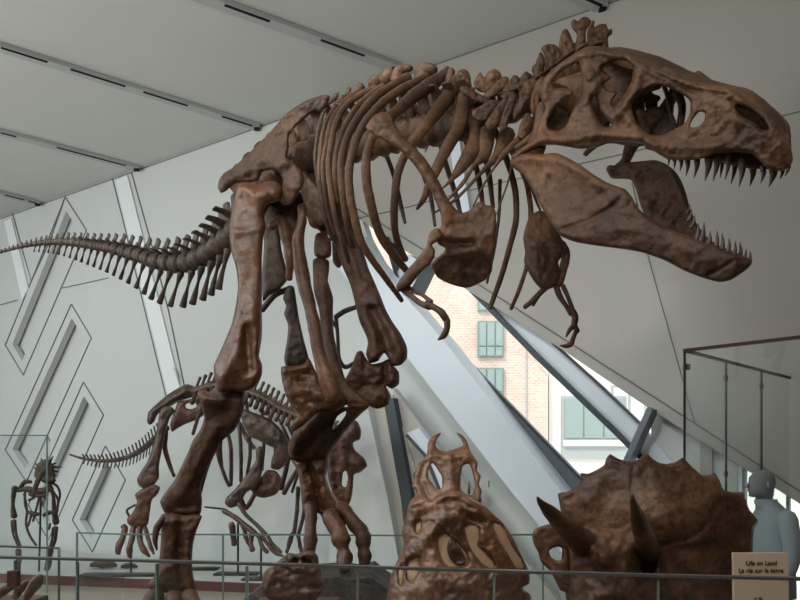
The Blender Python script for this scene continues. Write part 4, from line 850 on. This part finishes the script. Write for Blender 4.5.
hp('support_rod', [(238, 524, 10.95, 1.1), (238, 573, 10.95, 1.1)], 'black', namp=0); hp('support_rod', [(261, 548, 10.5, 1.1), (261, 578, 10.5, 1.1)], 'black', namp=0)
hp('support_rod', [(205, 507, 11.3, .9), (224, 509, 11, 1.1)], 'black', namp=0)
baseplate(131, 574, 1.35); baseplate(237, 573, .6); baseplate(262, 578, .5); baseplate(203, 568, .45)
# its skull, seen end on beside the foreleg
hplate('skull', [(330, 436), (338, 428), (348, 420), (357, 421), (361, 430), (360, 439), (353, 443), (355, 450), (364, 458), (367, 466), (361, 472), (354, 475), (353, 488), (351, 500), (346, 509), (339, 504), (332, 492), (328, 476), (327, 455)], 9.6, 'red', holes=[[(343, 473), (346, 471), (348, 478), (346, 487), (342, 485)]], tmax=8, strokes=[([(340, 440), (345, 462), (360, 465)], 3, 4), ([(335, 465), (338, 490), (346, 502)], 3, -3), ([(352, 428), (348, 440)], 4, 3)], namp=1.0)

# ================================================================ small horned skeleton, far left, in its glass case
CER = thing('horned_dinosaur_skeleton', 'small spiky-frilled horned dinosaur skeleton facing front at the far left edge', 'dinosaur skeleton', W(38, 571, 11.4))
def cp(name, pts, mat='tail', **kw): b = Buf(); tb(b, [(p[0], p[1], p[2] if len(p) > 3 else 11.2, p[-1]) for p in pts], **{**dict(n=3, sides=8), **kw}); return part(name, b, mat, CER)
def cplate(name, o, D, mat='tail', **kw): b = Buf(); inflate(b, o, D, **{**dict(step=1.2, tmax=4, its=100, namp=.3), **kw}); return part(name, b, mat, CER)
cplate('frill', [(35, 470), (37, 464), (41, 461), (46, 459), (51, 462), (54, 467), (55, 474), (55, 480), (51, 482), (45, 482), (38, 480), (34, 476)], 11.1, strokes=[([(47, 474), (52, 478)], 2.5, -3)])
for a, bq in (((37, 465), (35.5, 463.5)), ((36, 469), (34, 467)), ((53, 464), (56, 463)), ((54, 467), (62, 467)), ((54, 471), (59, 472)), ((54, 475), (57, 476)), ((53, 479), (56, 481)), ((46, 461), (48, 457)), ((42, 461), (41, 458)), ((50, 462), (52, 459))):
    cp('frill_spike', [(*a, 1.3), (*bq, .4)], n=1, namp=0)
cplate('skull', [(54, 455.5), (52, 460), (47, 469), (42, 478), (38, 488), (34, 496), (32, 496), (33, 486), (37, 476), (43, 468), (50, 459)], 10.7, tmax=3)
cp('cheek_bone', [(44, 480, 3), (50, 480, 3.6), (53, 482, 2)]); cp('shoulder_girdle', [(18, 491, 1.8), (26, 489, 3), (36, 491, 3.2), (46, 490, 3), (52, 489, 2)]); cp('shoulder_girdle', [(20, 488, 2), (25, 482, 2.4), (31, 482, 1.6)])
cp('shoulder_girdle', [(30, 494, 2), (40, 496, 2.4), (47, 494, 1.8)])
cp('upper_arm', [(15, 488, 3), (13.5, 496, 2.2), (13, 506, 1.9), (14, 516, 3.2)]); cp('forearm_bone', [(14, 521, 2.2), (16, 534, 1.5), (19, 546, 2.4)]); cp('forearm_bone', [(11.5, 521, 1), (13, 534, 1), (17, 544, 1)]); cp('foot', [(18, 551, 3.2), (19, 560, 2.6), (18, 569, 2.4)], namp=.2)
cp('upper_arm', [(49, 484, 2.2), (53, 494, 1.8), (54, 508, 2.2), (56, 522, 3.4)]); cp('forearm_bone', [(56, 528, 2.2), (55, 540, 1.8), (51, 549, 2.4)]); cp('forearm_bone', [(53, 528, 1.2), (52, 540, 1.1), (49, 548, 1)]); cp('foot', [(50, 551, 3.2), (49, 560, 2.8), (47, 569, 2.6)], namp=.2)
for pts in ([(50, 482), (57, 486), (60, 494), (58, 504)], [(52, 490), (58, 500), (57, 512)], [(25, 492), (25, 504), (28, 512), (34, 513)], [(24, 494), (27, 510), (26, 524), (30, 536), (36, 545)], [(32, 512), (30, 520), (28, 526)], [(40, 494), (37, 506), (33, 521)], [(34, 498), (29, 500)], [(44, 497), (47, 500)]):
    cp('rib', [(*p, 1.2) for p in pts])
cp('breast_bone', [(29, 512, 1.8), (34, 514, 2.6), (39, 514, 1.6)]); cp('breast_bone', [(44, 515, 2), (48, 513, 2.4), (54, 512, 1.4)]); cp('support_rod', [(41, 492, 1), (39, 571, 1)], 'black', namp=0); cp('elbow_knob', [(50, 524, 1.2), (49, 529, 1.2)])

# fossils lying on the platform
for (x, y, s, lab) in ((103, 566, 13, 'low grey domed fossil shell on the platform, the larger of two'), (129, 565, 8, 'low grey domed fossil shell on the platform, the smaller of two')):
    D = (EYE-.15)*F/(568.5-HOR) ; c = W(x, 568.5, D); b = Buf(); r = s*D/F
    tube3(b, [c+Vector((-r*.8, 0, r*.22)), c+Vector((-r*.2, 0, r*.34)), c+Vector((r*.4, 0, r*.32)), c+Vector((r*.9, 0, r*.2))], [r*.2, r*.34, r*.32, r*.18], R2=[r*.4, r*.6, r*.6, r*.4], n=4, sides=12, namp=.12)
    m_ = min(v.z for v in b.v); b.v = [Vector((v.x, v.y, .15+(v.z-m_)*1.0)) for v in b.v]
    solo('fossil_shell', b, 'tail', lab, 'fossil', group='fossil shells on the platform', smooth=True)

# ================================================================ ceratopsian skulls in front
def plinth(name, px0, px1, ytop, D0, D1, lab, mat='rock'):
    z = W(0, ytop, (D0+D1)/2).z; a = W(px0, 600, D0).x; c = W(px1, 600, D0).x; b = Buf(); box(b, ((a+c)/2, (D0+D1)/2, z/2), (c-a, D1-D0, z)); return solo(name, b, mat, lab, 'plinth')
plinth('display_plinth', 390, 536, 641, 4.4, 5.3, 'dark plinth under the hook-horned skull', 'brown')
plinth('display_plinth', 550, 770, 656, 4.5, 5.3, 'dark plinth under the great frilled skull with brow horns', 'brown')
plinth('display_plinth', 250, 335, 602, 4.85, 5.25, 'dark plinth under the small round domed skull', 'brown')
CH = thing('hook_horned_skull', 'upright brown horned dinosaur skull with two inward hooked frill horns and tan patches', 'dinosaur skull', W(460, 641, 4.7))
def pp(root, name, o, D, mat, label=None, **kw): b = Buf(); inflate(b, o, D, **kw); return part(name, b, mat, root, True, label)
pp(CH, 'frill', [(441, 433), (436, 434), (432, 437), (428, 443), (427, 453), (423, 460), (418, 464), (416, 470), (413, 474), (414, 480), (412, 486), (416, 491), (417, 497), (422, 505), (440, 510), (462, 508), (478, 506), (482, 501), (481, 496), (482, 491), (479, 484), (481, 476), (477, 470), (478, 463), (475, 458), (470, 450), (467, 441), (462, 435), (456.5, 432.5), (461, 439), (463.5, 445), (457, 448), (447, 451), (440, 450), (436, 446), (436, 441)],
   lerpDy([(432, 5.2), (500, 5.0)]), 'cera', holes=[[(432, 463), (436, 467), (439, 472), (442, 477), (442, 488), (437, 489), (433, 484), (429, 479), (428, 471)], [(463, 466), (469, 464), (473, 474), (475, 486), (472, 494), (466, 494), (461, 489), (461, 477)]], step=1.7, tmax=5, seed=31, namp=.6,
   strokes=[([(450, 455), (451, 475), (453, 500)], 3, 3), ([(425, 462), (421, 480), (428, 497)], 2, -2.5), ([(430, 457), (440, 455), (450, 458), (462, 455), (472, 458)], 2.5, 2)])
b = Buf(); tb(b, [(469, 493, 4.95, 1.6), (469, 482, 4.95, .4)], n=1); part('cheek_spike', b, 'cera', CH)
fil = [[(438, 540), (441, 535), (446, 533), (450, 538), (458, 545), (466, 556), (466, 564), (460, 567), (448, 567), (441, 556)], [(465, 526), (471, 525), (478, 528), (478, 537), (475, 546), (484, 552), (494, 564), (492, 568), (482, 562), (472, 548), (468, 537)],
       [(493, 523), (498, 525), (504, 532), (508, 541), (510, 546), (520, 560), (522, 568), (517, 568), (508, 553), (499, 539)], [(408, 563), (412, 559), (419, 558), (418, 571), (414, 580), (408, 579)], [(417, 523), (420, 521), (421, 527), (418, 533), (416, 529)], [(399, 572), (402, 566), (402, 580), (400, 585)]]
cs = [(404, 545), (402, 532), (405, 518), (408, 506), (412, 499), (418, 494), (426, 495), (431, 500), (436, 496), (440, 493), (448, 491), (460, 492), (471, 498), (484, 505), (494, 514), (504, 524), (512, 536), (520, 552), (526, 564), (530, 574), (529, 584), (522, 588), (530, 594), (532, 606), (528, 630), (500, 642), (420, 642), (392, 636), (384, 612), (387, 595), (389, 582), (393, 570), (399, 557)]
pp(CH, 'skull', cs, lambda x, y: 4.65+((x-458)/75)**2*.25-(y-500)/140*.12, 'cera', holes=fil, step=2.0, depth=.8, tmax=16, seed=32, namp=1.2,
   strokes=[([(404, 575), (418, 545), (438, 522), (455, 513), (462, 515)], 5, 5), ([(460, 515), (462, 530), (470, 550), (480, 568)], 4, 4), ([(412, 505), (418, 508)], 4, 4), ([(410, 508), (420, 506)], 2, -3), ([(436, 500), (450, 494), (466, 500), (480, 506)], 2.5, 4), ([(445, 503), (460, 502)], 4, -3),
            ([(464, 513), (470, 517), (482, 521)], 2.5, -8), ([(478, 512), (484, 516)], 4, 4), ([(483, 535), (490, 548), (496, 560)], 4, 4), ([(488, 541), (490, 545)], 2, -3), ([(425, 515), (430, 525), (420, 540)], 4, -3), ([(430, 560), (435, 580), (470, 585)], 6, 3), ([(410, 590), (430, 592)], 5, 3), ([(500, 575), (520, 580)], 4, 3)])
b = Buf()
for i_, h in enumerate(fil): inflate(b, inset(h, -2.5) if i_ != 1 else [(461, 522), (480, 521), (482, 544), (499, 562), (495, 573), (478, 567), (466, 550)], lambda x, y: 4.65+((x-458)/75)**2*.25-(y-500)/140*.12, step=2.5, tmax=6, namp=.2, its=100)
part('fenestra_filling', b, 'plaster', CH, True, 'smooth tan plaster fillings')
pp(CH, 'eye_socket', [(449, 539), (454, 541), (461, 549), (466, 558), (465, 564), (457, 565), (450, 559), (447, 549)], 4.57, 'red', step=1.8, tmax=2, seed=33, strokes=[([(459, 560), (460, 558)], 4, -6)])
b = Buf(); tb(b, [(520, 592, 4.8, 6), (505, 600, 4.7, 7), (490, 608, 4.7, 8)]); part('cheek_bone', b, 'cera', CH)

TRI = thing('great_frilled_skull', 'huge brown skull with two pointed brow horns and a broad scalloped frill, lower right', 'dinosaur skull', W(650, 645, 4.9))
fr = [(566, 600), (562, 560), (563, 530), (560, 506), (558, 493.5), (566, 492), (572, 488), (578, 484), (581, 480), (580.5, 473), (588, 473.5), (596, 470), (604, 465), (606, 459), (610, 454), (617, 458), (626, 461), (636, 460), (641, 457), (647, 453.5), (653, 459), (660, 463), (671, 464), (677, 461), (683, 457.5), (690, 465), (696, 470), (702, 475), (710, 474.5), (715, 473), (720, 481), (723, 489), (732, 492), (742, 492), (746, 500), (749, 509), (754, 515), (758, 521), (754, 530), (753, 542), (753, 556), (754, 600), (750, 645), (570, 645)]
Dfr = lambda x, y: 5.0-.16*math.exp(-((x-660)/60)**2-((y-520)/50)**2)+((x-655)/110)**2*.16
pp(TRI, 'frill', fr, Dfr, 'trike', step=2.6, tmax=9, depth=.8, seed=34, namp=1.0, nf=.07,
   strokes=[([(634, 462), (632, 490), (636, 520)], 1.2, -2.5), ([(664, 545), (690, 538), (703, 530), (722, 500)], 1.4, -3), ([(662, 500), (672, 508)], 1.2, -2), ([(672, 474), (680, 478)], 1.2, -2.5), ([(640, 545), (680, 550), (720, 548)], 4, -3), ([(650, 515), (690, 525), (715, 490)], 9, 4), ([(590, 500), (600, 480)], 8, 3), ([(725, 505), (735, 540)], 7, -3),
            ([(605, 462), (620, 466)], 1.3, -2.5), ([(677, 466), (697, 474)], 1.3, -2.5), ([(700, 479), (722, 492)], 1.3, -2.5), ([(566, 500), (574, 496), (576, 485)], 1.3, -2.5)])
pp(TRI, 'cheek_bone', [(532, 535), (535, 529), (542, 526), (550, 524), (558, 527), (564, 534), (568, 548), (572, 570), (580, 600), (586, 640), (570, 640), (567, 596), (560, 590), (555, 580), (549, 570), (541, 562), (538, 552), (534, 545)], 4.85, 'trike', holes=[[(549, 551), (553, 548), (559, 547), (562, 549), (561, 560), (556, 560), (551, 557)]], step=2.0, tmax=6, seed=35, strokes=[([(543, 532), (546, 550), (556, 568)], 3, -2.5)])
Dfc = lambda x, y: 4.72+((x-612)/45)**2*.16-(y-540)/100*.2
pp(TRI, 'face', [(568, 545), (576, 532), (590, 524), (605, 528), (620, 528), (634, 520), (646, 524), (660, 532), (667, 548), (670, 580), (672, 610), (664, 645), (575, 645), (570, 600), (570, 570)], Dfc, 'trike', holes=[[(642, 560), (646, 556), (652, 558), (655, 566), (652, 575), (645, 577), (641, 569)]], step=2.4, tmax=17, depth=.8, seed=36, namp=1.6, nf=.1,
   strokes=[([(572, 538), (588, 548), (600, 556)], 8, 9), ([(640, 535), (650, 548), (658, 560)], 6, 6), ([(590, 545), (605, 555), (610, 575)], 5, 4), ([(598, 560), (630, 548)], 6, 3), ([(598, 598), (612, 592), (625, 596)], 5, 5), ([(600, 603), (622, 603)], 4, -10), ([(636, 560), (634, 590)], 4, 3), ([(580, 570), (580, 600)], 5, -4), ([(655, 550), (662, 580)], 3, 4)])
b = Buf(); tb(b, [(537.5, 497.5, 4.05, 1.2), (541, 503, 4.1, 3.6), (549, 511, 4.2, 6.6), (560, 522, 4.32, 9.6), (573, 534, 4.52, 12), (586, 545, 4.72, 14), (598, 553, 4.92, 13)], n=6, sides=16, namp=.04); part('brow_horn', b, 'trike', TRI)
b = Buf(); tb(b, [(632, 495, 4.05, 1.2), (633, 501, 4.08, 3), (636, 512, 4.2, 6), (640, 525, 4.34, 9), (645, 539, 4.55, 10.5), (649, 554, 4.78, 11)], n=6, sides=16, namp=.04); part('brow_horn', b, 'trike', TRI)
DOM = thing('domed_skull', 'small round brown domed dinosaur skull behind the railing, under the giant foot', 'dinosaur skull', W(293, 602, 5.0))
pp(DOM, 'skull', [(262, 581), (263, 574), (267, 569), (275, 564), (282, 558), (289, 553), (297, 554), (304, 551), (313, 551), (318, 556), (319, 563), (322, 570), (323, 578), (324, 587), (321, 593), (316, 600), (305, 603), (285, 603), (272, 601), (266, 597), (262, 589)], 4.95, 'red', step=1.8, tmax=13, depth=.8, seed=37, namp=1.2, nf=.14,
   strokes=[([(292, 565), (297, 560)], 2, -6), ([(304, 560), (310, 566)], 2.2, -6), ([(300, 556), (304, 570)], 2.5, 3), ([(268, 572), (272, 568)], 2, -3), ([(300, 588), (322, 586)], 1.6, -4), ([(310, 586), (319, 587)], 2, -4), ([(278, 575), (285, 600)], 3, -3), ([(288, 578), (295, 580)], 4, 3), ([(298, 590), (305, 592)], 5, 3), ([(283, 560), (295, 568), (315, 572)], 2.5, 3)])
# ================================================================ railings, glass, sign, visitor
def rail_D(px): # rail top at z = 1.12
    y = np.interp(px, [-60, 0, 130, 300, 480, 640, 800, 860], [555.5, 557.3, 560.3, 565, 570.5, 575, 578.8, 580.5])
    return (EYE-1.12)*F/(y-HOR), y
RL = thing('glass_balustrade', 'long glass balustrade with metal handrail crossing the foreground', 'railing', (W(400, 570, 3.9).x, 3.9, 0))
xs = list(range(-60, 861, 40)); b = Buf()
rp = [W(x, rail_D(x)[1], rail_D(x)[0]) for x in xs]
for p, q in zip(rp[:-1], rp[1:]): bar(b, p, q, .05, .013)
part('handrail', b, 'metal', RL, False)
posts = [-58, 15.5, 77.5, 157, 247, 358, 494, 658, 840]
for i, (x0, x1) in enumerate(zip(posts[:-1], posts[1:])):
    a = W(x0, 0, rail_D(x0)[0]); c = W(x1, 0, rail_D(x1)[0]); d = (c-a); d.z = 0; d.normalize(); a = a+d*.006; c = c-d*.006
    b = Buf(); nn = Vector((-d.y, d.x, 0))*.01; v = []
    for p in (a, c):
        for z in (0.02, 1.105):
            for s in (-1, 1): v.append(Vector((p.x, p.y, z))+nn*s)
    b.add(v, [(0, 1, 3, 2), (4, 6, 7, 5), (0, 2, 6, 4), (1, 5, 7, 3), (2, 3, 7, 6), (0, 4, 5, 1)]); part('glass_panel', b, 'glass', RL, False)
    if i:
        b = Buf(); p = W(x0, 0, rail_D(x0)[0]); box(b, (p.x, p.y, .56), (.009, .02, 1.09), math.atan2(d.y, d.x)); part('glass_edge', b, 'glassedge', RL, False)
b = Buf(); p = W(15.5, 578, rail_D(15.5)[0]); box(b, (p.x, p.y-.02, p.z), (.052, .05, .085)); part('glass_clamp', b, 'brown', RL, False)
b = Buf(); bar(b, rp[0]*1.0-Vector((0, 0, 1.10)), rp[-1]-Vector((0, 0, 1.10)), .08, .04); part('base_channel', b, 'metal', RL, False)
def glassrun(name, lab, pts, z, posts, mat='glassedge', cap='glassedge', th=.012, cw=.02, grp=None):
    g = thing(name, lab, 'glass screen', (pts[0][0], pts[0][1], 0), group=grp)
    for k, (p, q) in enumerate(zip(pts[:-1], pts[1:])):
        p = Vector((*p, 0)); q = Vector((*q, 0)); d = (q-p).normalized(); nn = Vector((-d.y, d.x, 0))*th/2
        b = Buf(); bar(b, p+Vector((0, 0, z)), q+Vector((0, 0, z)), cw, cw*.8); part('top_edge', b, cap, g, False)
        b = Buf(); v = [Vector((c.x, c.y, zz))+nn*s for c in (p+d*.02, q-d*.02) for zz in (.02, z-.02) for s in (-1, 1)]
        b.add(v, [(0, 1, 3, 2), (4, 6, 7, 5), (0, 2, 6, 4), (1, 5, 7, 3), (2, 3, 7, 6), (0, 4, 5, 1)]); part('glass_panel', b, 'glass', g, False)
    for p in posts:
        b = Buf(); box(b, (p[0], p[1], z/2), (.016, .016, z)); part('panel_joint', b, mat, g, False)
    return g
def on(px, py, z): 
    D = (EYE-z)*F/(py-HOR); q = W(px, py, D); return (q.x, q.y)
def atD(px, D): return ((px-400)/F*D, D)
z2 = .98
a0 = on(60, 532.8, z2); a1 = on(77, 532.8, z2); a2 = on(123, 534.3, z2); a3 = on(300, 534.8, z2); a4 = on(401, 535.6, z2); a5 = on(562, 534.5, z2)
glassrun('glass_barrier', 'clear glass barrier standing before the back platform, behind the giant legs', [a1, a2, a3, a4, a5], z2, [a1, on(223, 534.5, z2), on(543, 534.7, z2)])
glassrun('glass_barrier', 'low dark-edged glass barrier at the far left, before the small horned skeleton', [atD(-40, 7.2), atD(59, 6.9), atD(59.3, 6.2)], EYE-(548.3-HOR)/F*6.9, [atD(59, 6.9)], 'dark', 'dark')
gz = EYE-(435.5-HOR)/F*10.4
glassrun('display_case', 'tall glass case around the small horned skeleton at the left edge', [atD(-20, 10.4), atD(47, 10.4), atD(50, 12.2)], gz, [atD(47, 10.4)], 'glassedge')
# tall enclosure at the right
zc = EYE+(HOR-350.5)/F*5.7
GC = thing('tall_glass_enclosure', 'tall glass enclosure with slim dark top rails at the right', 'glass screen', (*atD(684.5, 5.7), 0))
A_ = Vector((*atD(684.5, 5.7), 0)); B_ = Vector((*atD(790, (zc-EYE)*F/(HOR-378)), 0)); C_ = Vector((*atD(800, (zc-EYE)*F/(HOR-337.2)), 0)); C_ = A_+(C_-A_)*1.25
for P, Q in ((A_, B_), (A_, C_)):
    b = Buf(); bar(b, P+Vector((0, 0, zc)), Q+Vector((0, 0, zc)), .022, .022); part('top_rail', b, 'brown', GC, False)
    d = (Q-P).normalized(); nn = Vector((-d.y, d.x, 0))*.006; b = Buf(); v = [Vector((c.x, c.y, zz))+nn*s for c in (P+d*.02, Q-d*.02) for zz in (.02, zc-.02) for s in (-1, 1)]
    b.add(v, [(0, 1, 3, 2), (4, 6, 7, 5), (0, 2, 6, 4), (1, 5, 7, 3), (2, 3, 7, 6), (0, 4, 5, 1)]); part('glass_panel', b, 'glass', GC, False)
def lineAB(px):      # point on A-B seen at pixel column px
    k = (px-400)/F; t = (k*A_.y-A_.x)/((B_-A_).x-k*(B_-A_).y); return A_+(B_-A_)*t
for px, cy in ((684.5, 367), (726, 378), (761.5, 386)):
    p = A_ if px < 690 else lineAB(px)
    b = Buf(); box(b, (p.x, p.y, zc/2), (.014, .014, zc)); part('panel_joint', b, 'dark', GC, False)
    q = W(px, cy, p.y); b = Buf(); box(b, (p.x+(.015 if px < 690 else 0), p.y, q.z), (.045 if px < 690 else .022, .03, .042)); part('glass_clamp', b, 'brown', GC, False)
    if px > 700: q = W(px, 474, p.y); b = Buf(); box(b, (p.x, p.y, q.z), (.022, .03, .042)); part('glass_clamp', b, 'brown', GC, False)

# sign
SD = 4.3
SG = thing('museum_sign', 'pale brown sign reading Life on Land beside the great frilled skull', 'sign', W(762, 470+EYE*F/SD, SD))
b = Buf(); dpanel(b, [(734, 553), (788, 553), (789, 600), (789.5, 640), (735, 640)], SD, .03); part('sign_board', b, 'sign', SG, False)
b = Buf(); p = W(762, 640, SD); box(b, (p.x, SD+.03, p.z/2), (.06, .04, p.z)); part('stand', b, 'dark', SG, False); b = Buf(); box(b, (p.x, SD+.03, .01), (.3, .3, .02)); part('base', b, 'dark', SG, False)
def text(s, px, py, hpx, D, parent, mat='ink', name='lettering', bold=.0):
    c = bpy.data.curves.new(name, 'FONT'); c.body = s; c.size = hpx*D/F*1.12; c.align_x = 'CENTER'; c.align_y = 'CENTER'; c.extrude = .0008; c.offset = bold
    c.materials.append(M[mat]); t_ = bpy.data.objects.new('t', c); COL.objects.link(t_); bpy.context.view_layer.update(); me = bpy.data.meshes.new_from_object(t_.evaluated_get(bpy.context.evaluated_depsgraph_get())); bpy.data.objects.remove(t_)
    o = bpy.data.objects.new(name, me); COL.objects.link(o); o.parent = parent
    o.location = W(px, py, D)-OFF[parent.name]; o.rotation_euler = (math.pi/2, 0, 0); return o
text('Life on Land', 761.5, 563.2, 5.6, SD-.004, SG, bold=.0005); text('La vie sur la terre', 761, 570.6, 5.6, SD-.004, SG, bold=.0005); text('12', 758, 601.5, 9, SD-.004, SG, bold=.001)

# cast bones on a low red stand, bottom left
SB = 5.2
st = Buf(); p = W(15, 598.5, SB); box(st, (p.x-.08, SB, p.z/2), (.46, .3, p.z)); solo('display_stand', st, 'band', 'low maroon stand at the bottom left corner', 'plinth')
for k, (pts, lab) in enumerate((([(26, 595, 5.1, 3), (30, 588, 5.1, 5), (36, 579, 5.1, 5.4), (41, 572, 5.1, 3)], 'reddish slab-like cast bone on the maroon stand, rightmost of three'),
                 ([(15, 595, 5.15, 3), (19, 588, 5.15, 4), (24, 582, 5.15, 3.6), (27, 579, 5.15, 2.4)], 'reddish cast bone on the maroon stand, middle of three'),
                 ([(-2, 594, 5.2, 4), (3, 590, 5.2, 5), (8, 587, 5.2, 4.4), (13, 585, 5.2, 3)], 'reddish cast bone on the maroon stand, leftmost of three'))):
    b = Buf(); tb(b, pts, flat=.6, n=4, namp=.1); dz = p.z-min(v.z for v in b.v); b.v = [v+Vector((0, 0, dz)) for v in b.v]; solo('cast_bone', b, 'red', lab, 'fossil', group='cast bones on the maroon stand', smooth=True)

# reflection of a visitor in the glass, built as a solid figure
VD = 6.0
VI = thing('person', 'person in loose grey jacket, a reflection in the glass built solid at the right, head turned left', 'person', W(768, 470+EYE*F/VD, VD))
def vz(y): return W(0, y, VD).z
def ellips(buf, rings, n=20, cap=True):
    v = []; f = []
    for cx, cy, z, rx, ry in rings:
        for k in range(n):
            a = 2*math.pi*k/n; v.append(Vector((cx+rx*math.cos(a), cy+ry*math.sin(a), z)))
    for i in range(len(rings)-1):
        for k in range(n): a = i*n+k; c = i*n+(k+1) % n; f.append((a, c, c+n, a+n))
    f.append(tuple(range(n))[::-1]); f.append(tuple((len(rings)-1)*n+k for k in range(n))); return buf.add(v, f)
sx = VD/F
hx = (762-400)*sx; b = Buf()
# body as one continuous figure: legs, torso, neck, head (profile to the left)
bodyx = (773-400)*sx
ellips(b, [(bodyx, VD, .80, .11, .16), (bodyx, VD, 1.0, .11, .17), (bodyx, VD, 1.2, .115, .18), (bodyx-.01, VD, 1.34, .11, .18), (bodyx-.02, VD, 1.41, .09, .12), (hx+.03, VD, 1.45, .075, .07), (hx+.02, VD, 1.50, .062, .062), (hx+.015, VD, 1.54, .06, .065), (hx-.0, VD, 1.545, .082, .07), (hx-.01, VD, 1.59, .094, .076), (hx, VD, 1.65, .098, .08), (hx, VD, 1.70, .093, .076), (hx+.005, VD, 1.735, .072, .062), (hx+.008, VD, 1.755, .04, .034), (hx+.01, VD, 1.762, .012, .01)])
for s in (-1, 1): tube3(b, [Vector((bodyx, VD+s*.09, .86)), Vector((bodyx+s*.04, VD+s*.1, .5)), Vector((bodyx+s*.1, VD+s*.1, .1)), Vector((bodyx+s*.1, VD+s*.1, .06))], [.1, .075, .05, .05], namp=0)
# nose, chin, ear
tube3(b, [Vector((hx-.09, VD, 1.655)), Vector((hx-.118, VD, 1.625))], [.012, .013], namp=0, n=1); tube3(b, [Vector((hx-.06, VD, 1.555)), Vector((hx-.088, VD, 1.555))], [.02, .014], namp=0, n=1); tube3(b, [Vector((hx-.085, VD, 1.59)), Vector((hx-.102, VD, 1.59))], [.012, .007], namp=0, n=1); tube3(b, [Vector((hx+.01, VD-.078, 1.655)), Vector((hx+.012, VD-.085, 1.62))], [.014, .01], namp=0, n=1)
b.v = [Vector((v.x, v.y, v.z*(1.6/1.762))) for v in b.v]
part('body', b, 'skin', VI)
b = Buf(); k = 1.6/1.762
ellips(b, [(bodyx, VD, .72*k, .15, .2), (bodyx, VD, .9*k, .145, .2), (bodyx-.01, VD, 1.1*k, .14, .2), (bodyx-.01, VD, 1.28*k, .14, .21), (bodyx-.01, VD, 1.38*k, .125, .19), (bodyx-.02, VD, 1.45*k, .095, .12), (hx+.03, VD, 1.50*k, .085, .08), (hx+.03, VD, 1.52*k, .08, .075)])
for s in (-1, 1): tube3(b, [Vector((bodyx+.01, VD+s*.2, 1.36*k)), Vector((bodyx+.02, VD+s*.25, 1.1*k)), Vector((bodyx-.04, VD+s*.24, .9*k)), Vector((bodyx-.14, VD+s*.2, .88*k))], [.075, .065, .055, .045], namp=.04)
part('jacket', b, 'person', VI)
b = Buf()
for s in (-1, 1): tube3(b, [Vector((bodyx, VD+s*.09, .8)), Vector((bodyx+s*.04, VD+s*.1, .45)), Vector((bodyx+s*.1, VD+s*.1, .08))], [.115, .09, .075], namp=.04)
part('trousers', b, 'person', VI); b = Buf()
for s in (-1, 1): tube3(b, [Vector((bodyx+s*.1+.04, VD+s*.1, .045)), Vector((bodyx+s*.1-.14, VD+s*.1, .04))], [.05, .04], namp=0)
part('shoes', b, 'dark', VI)
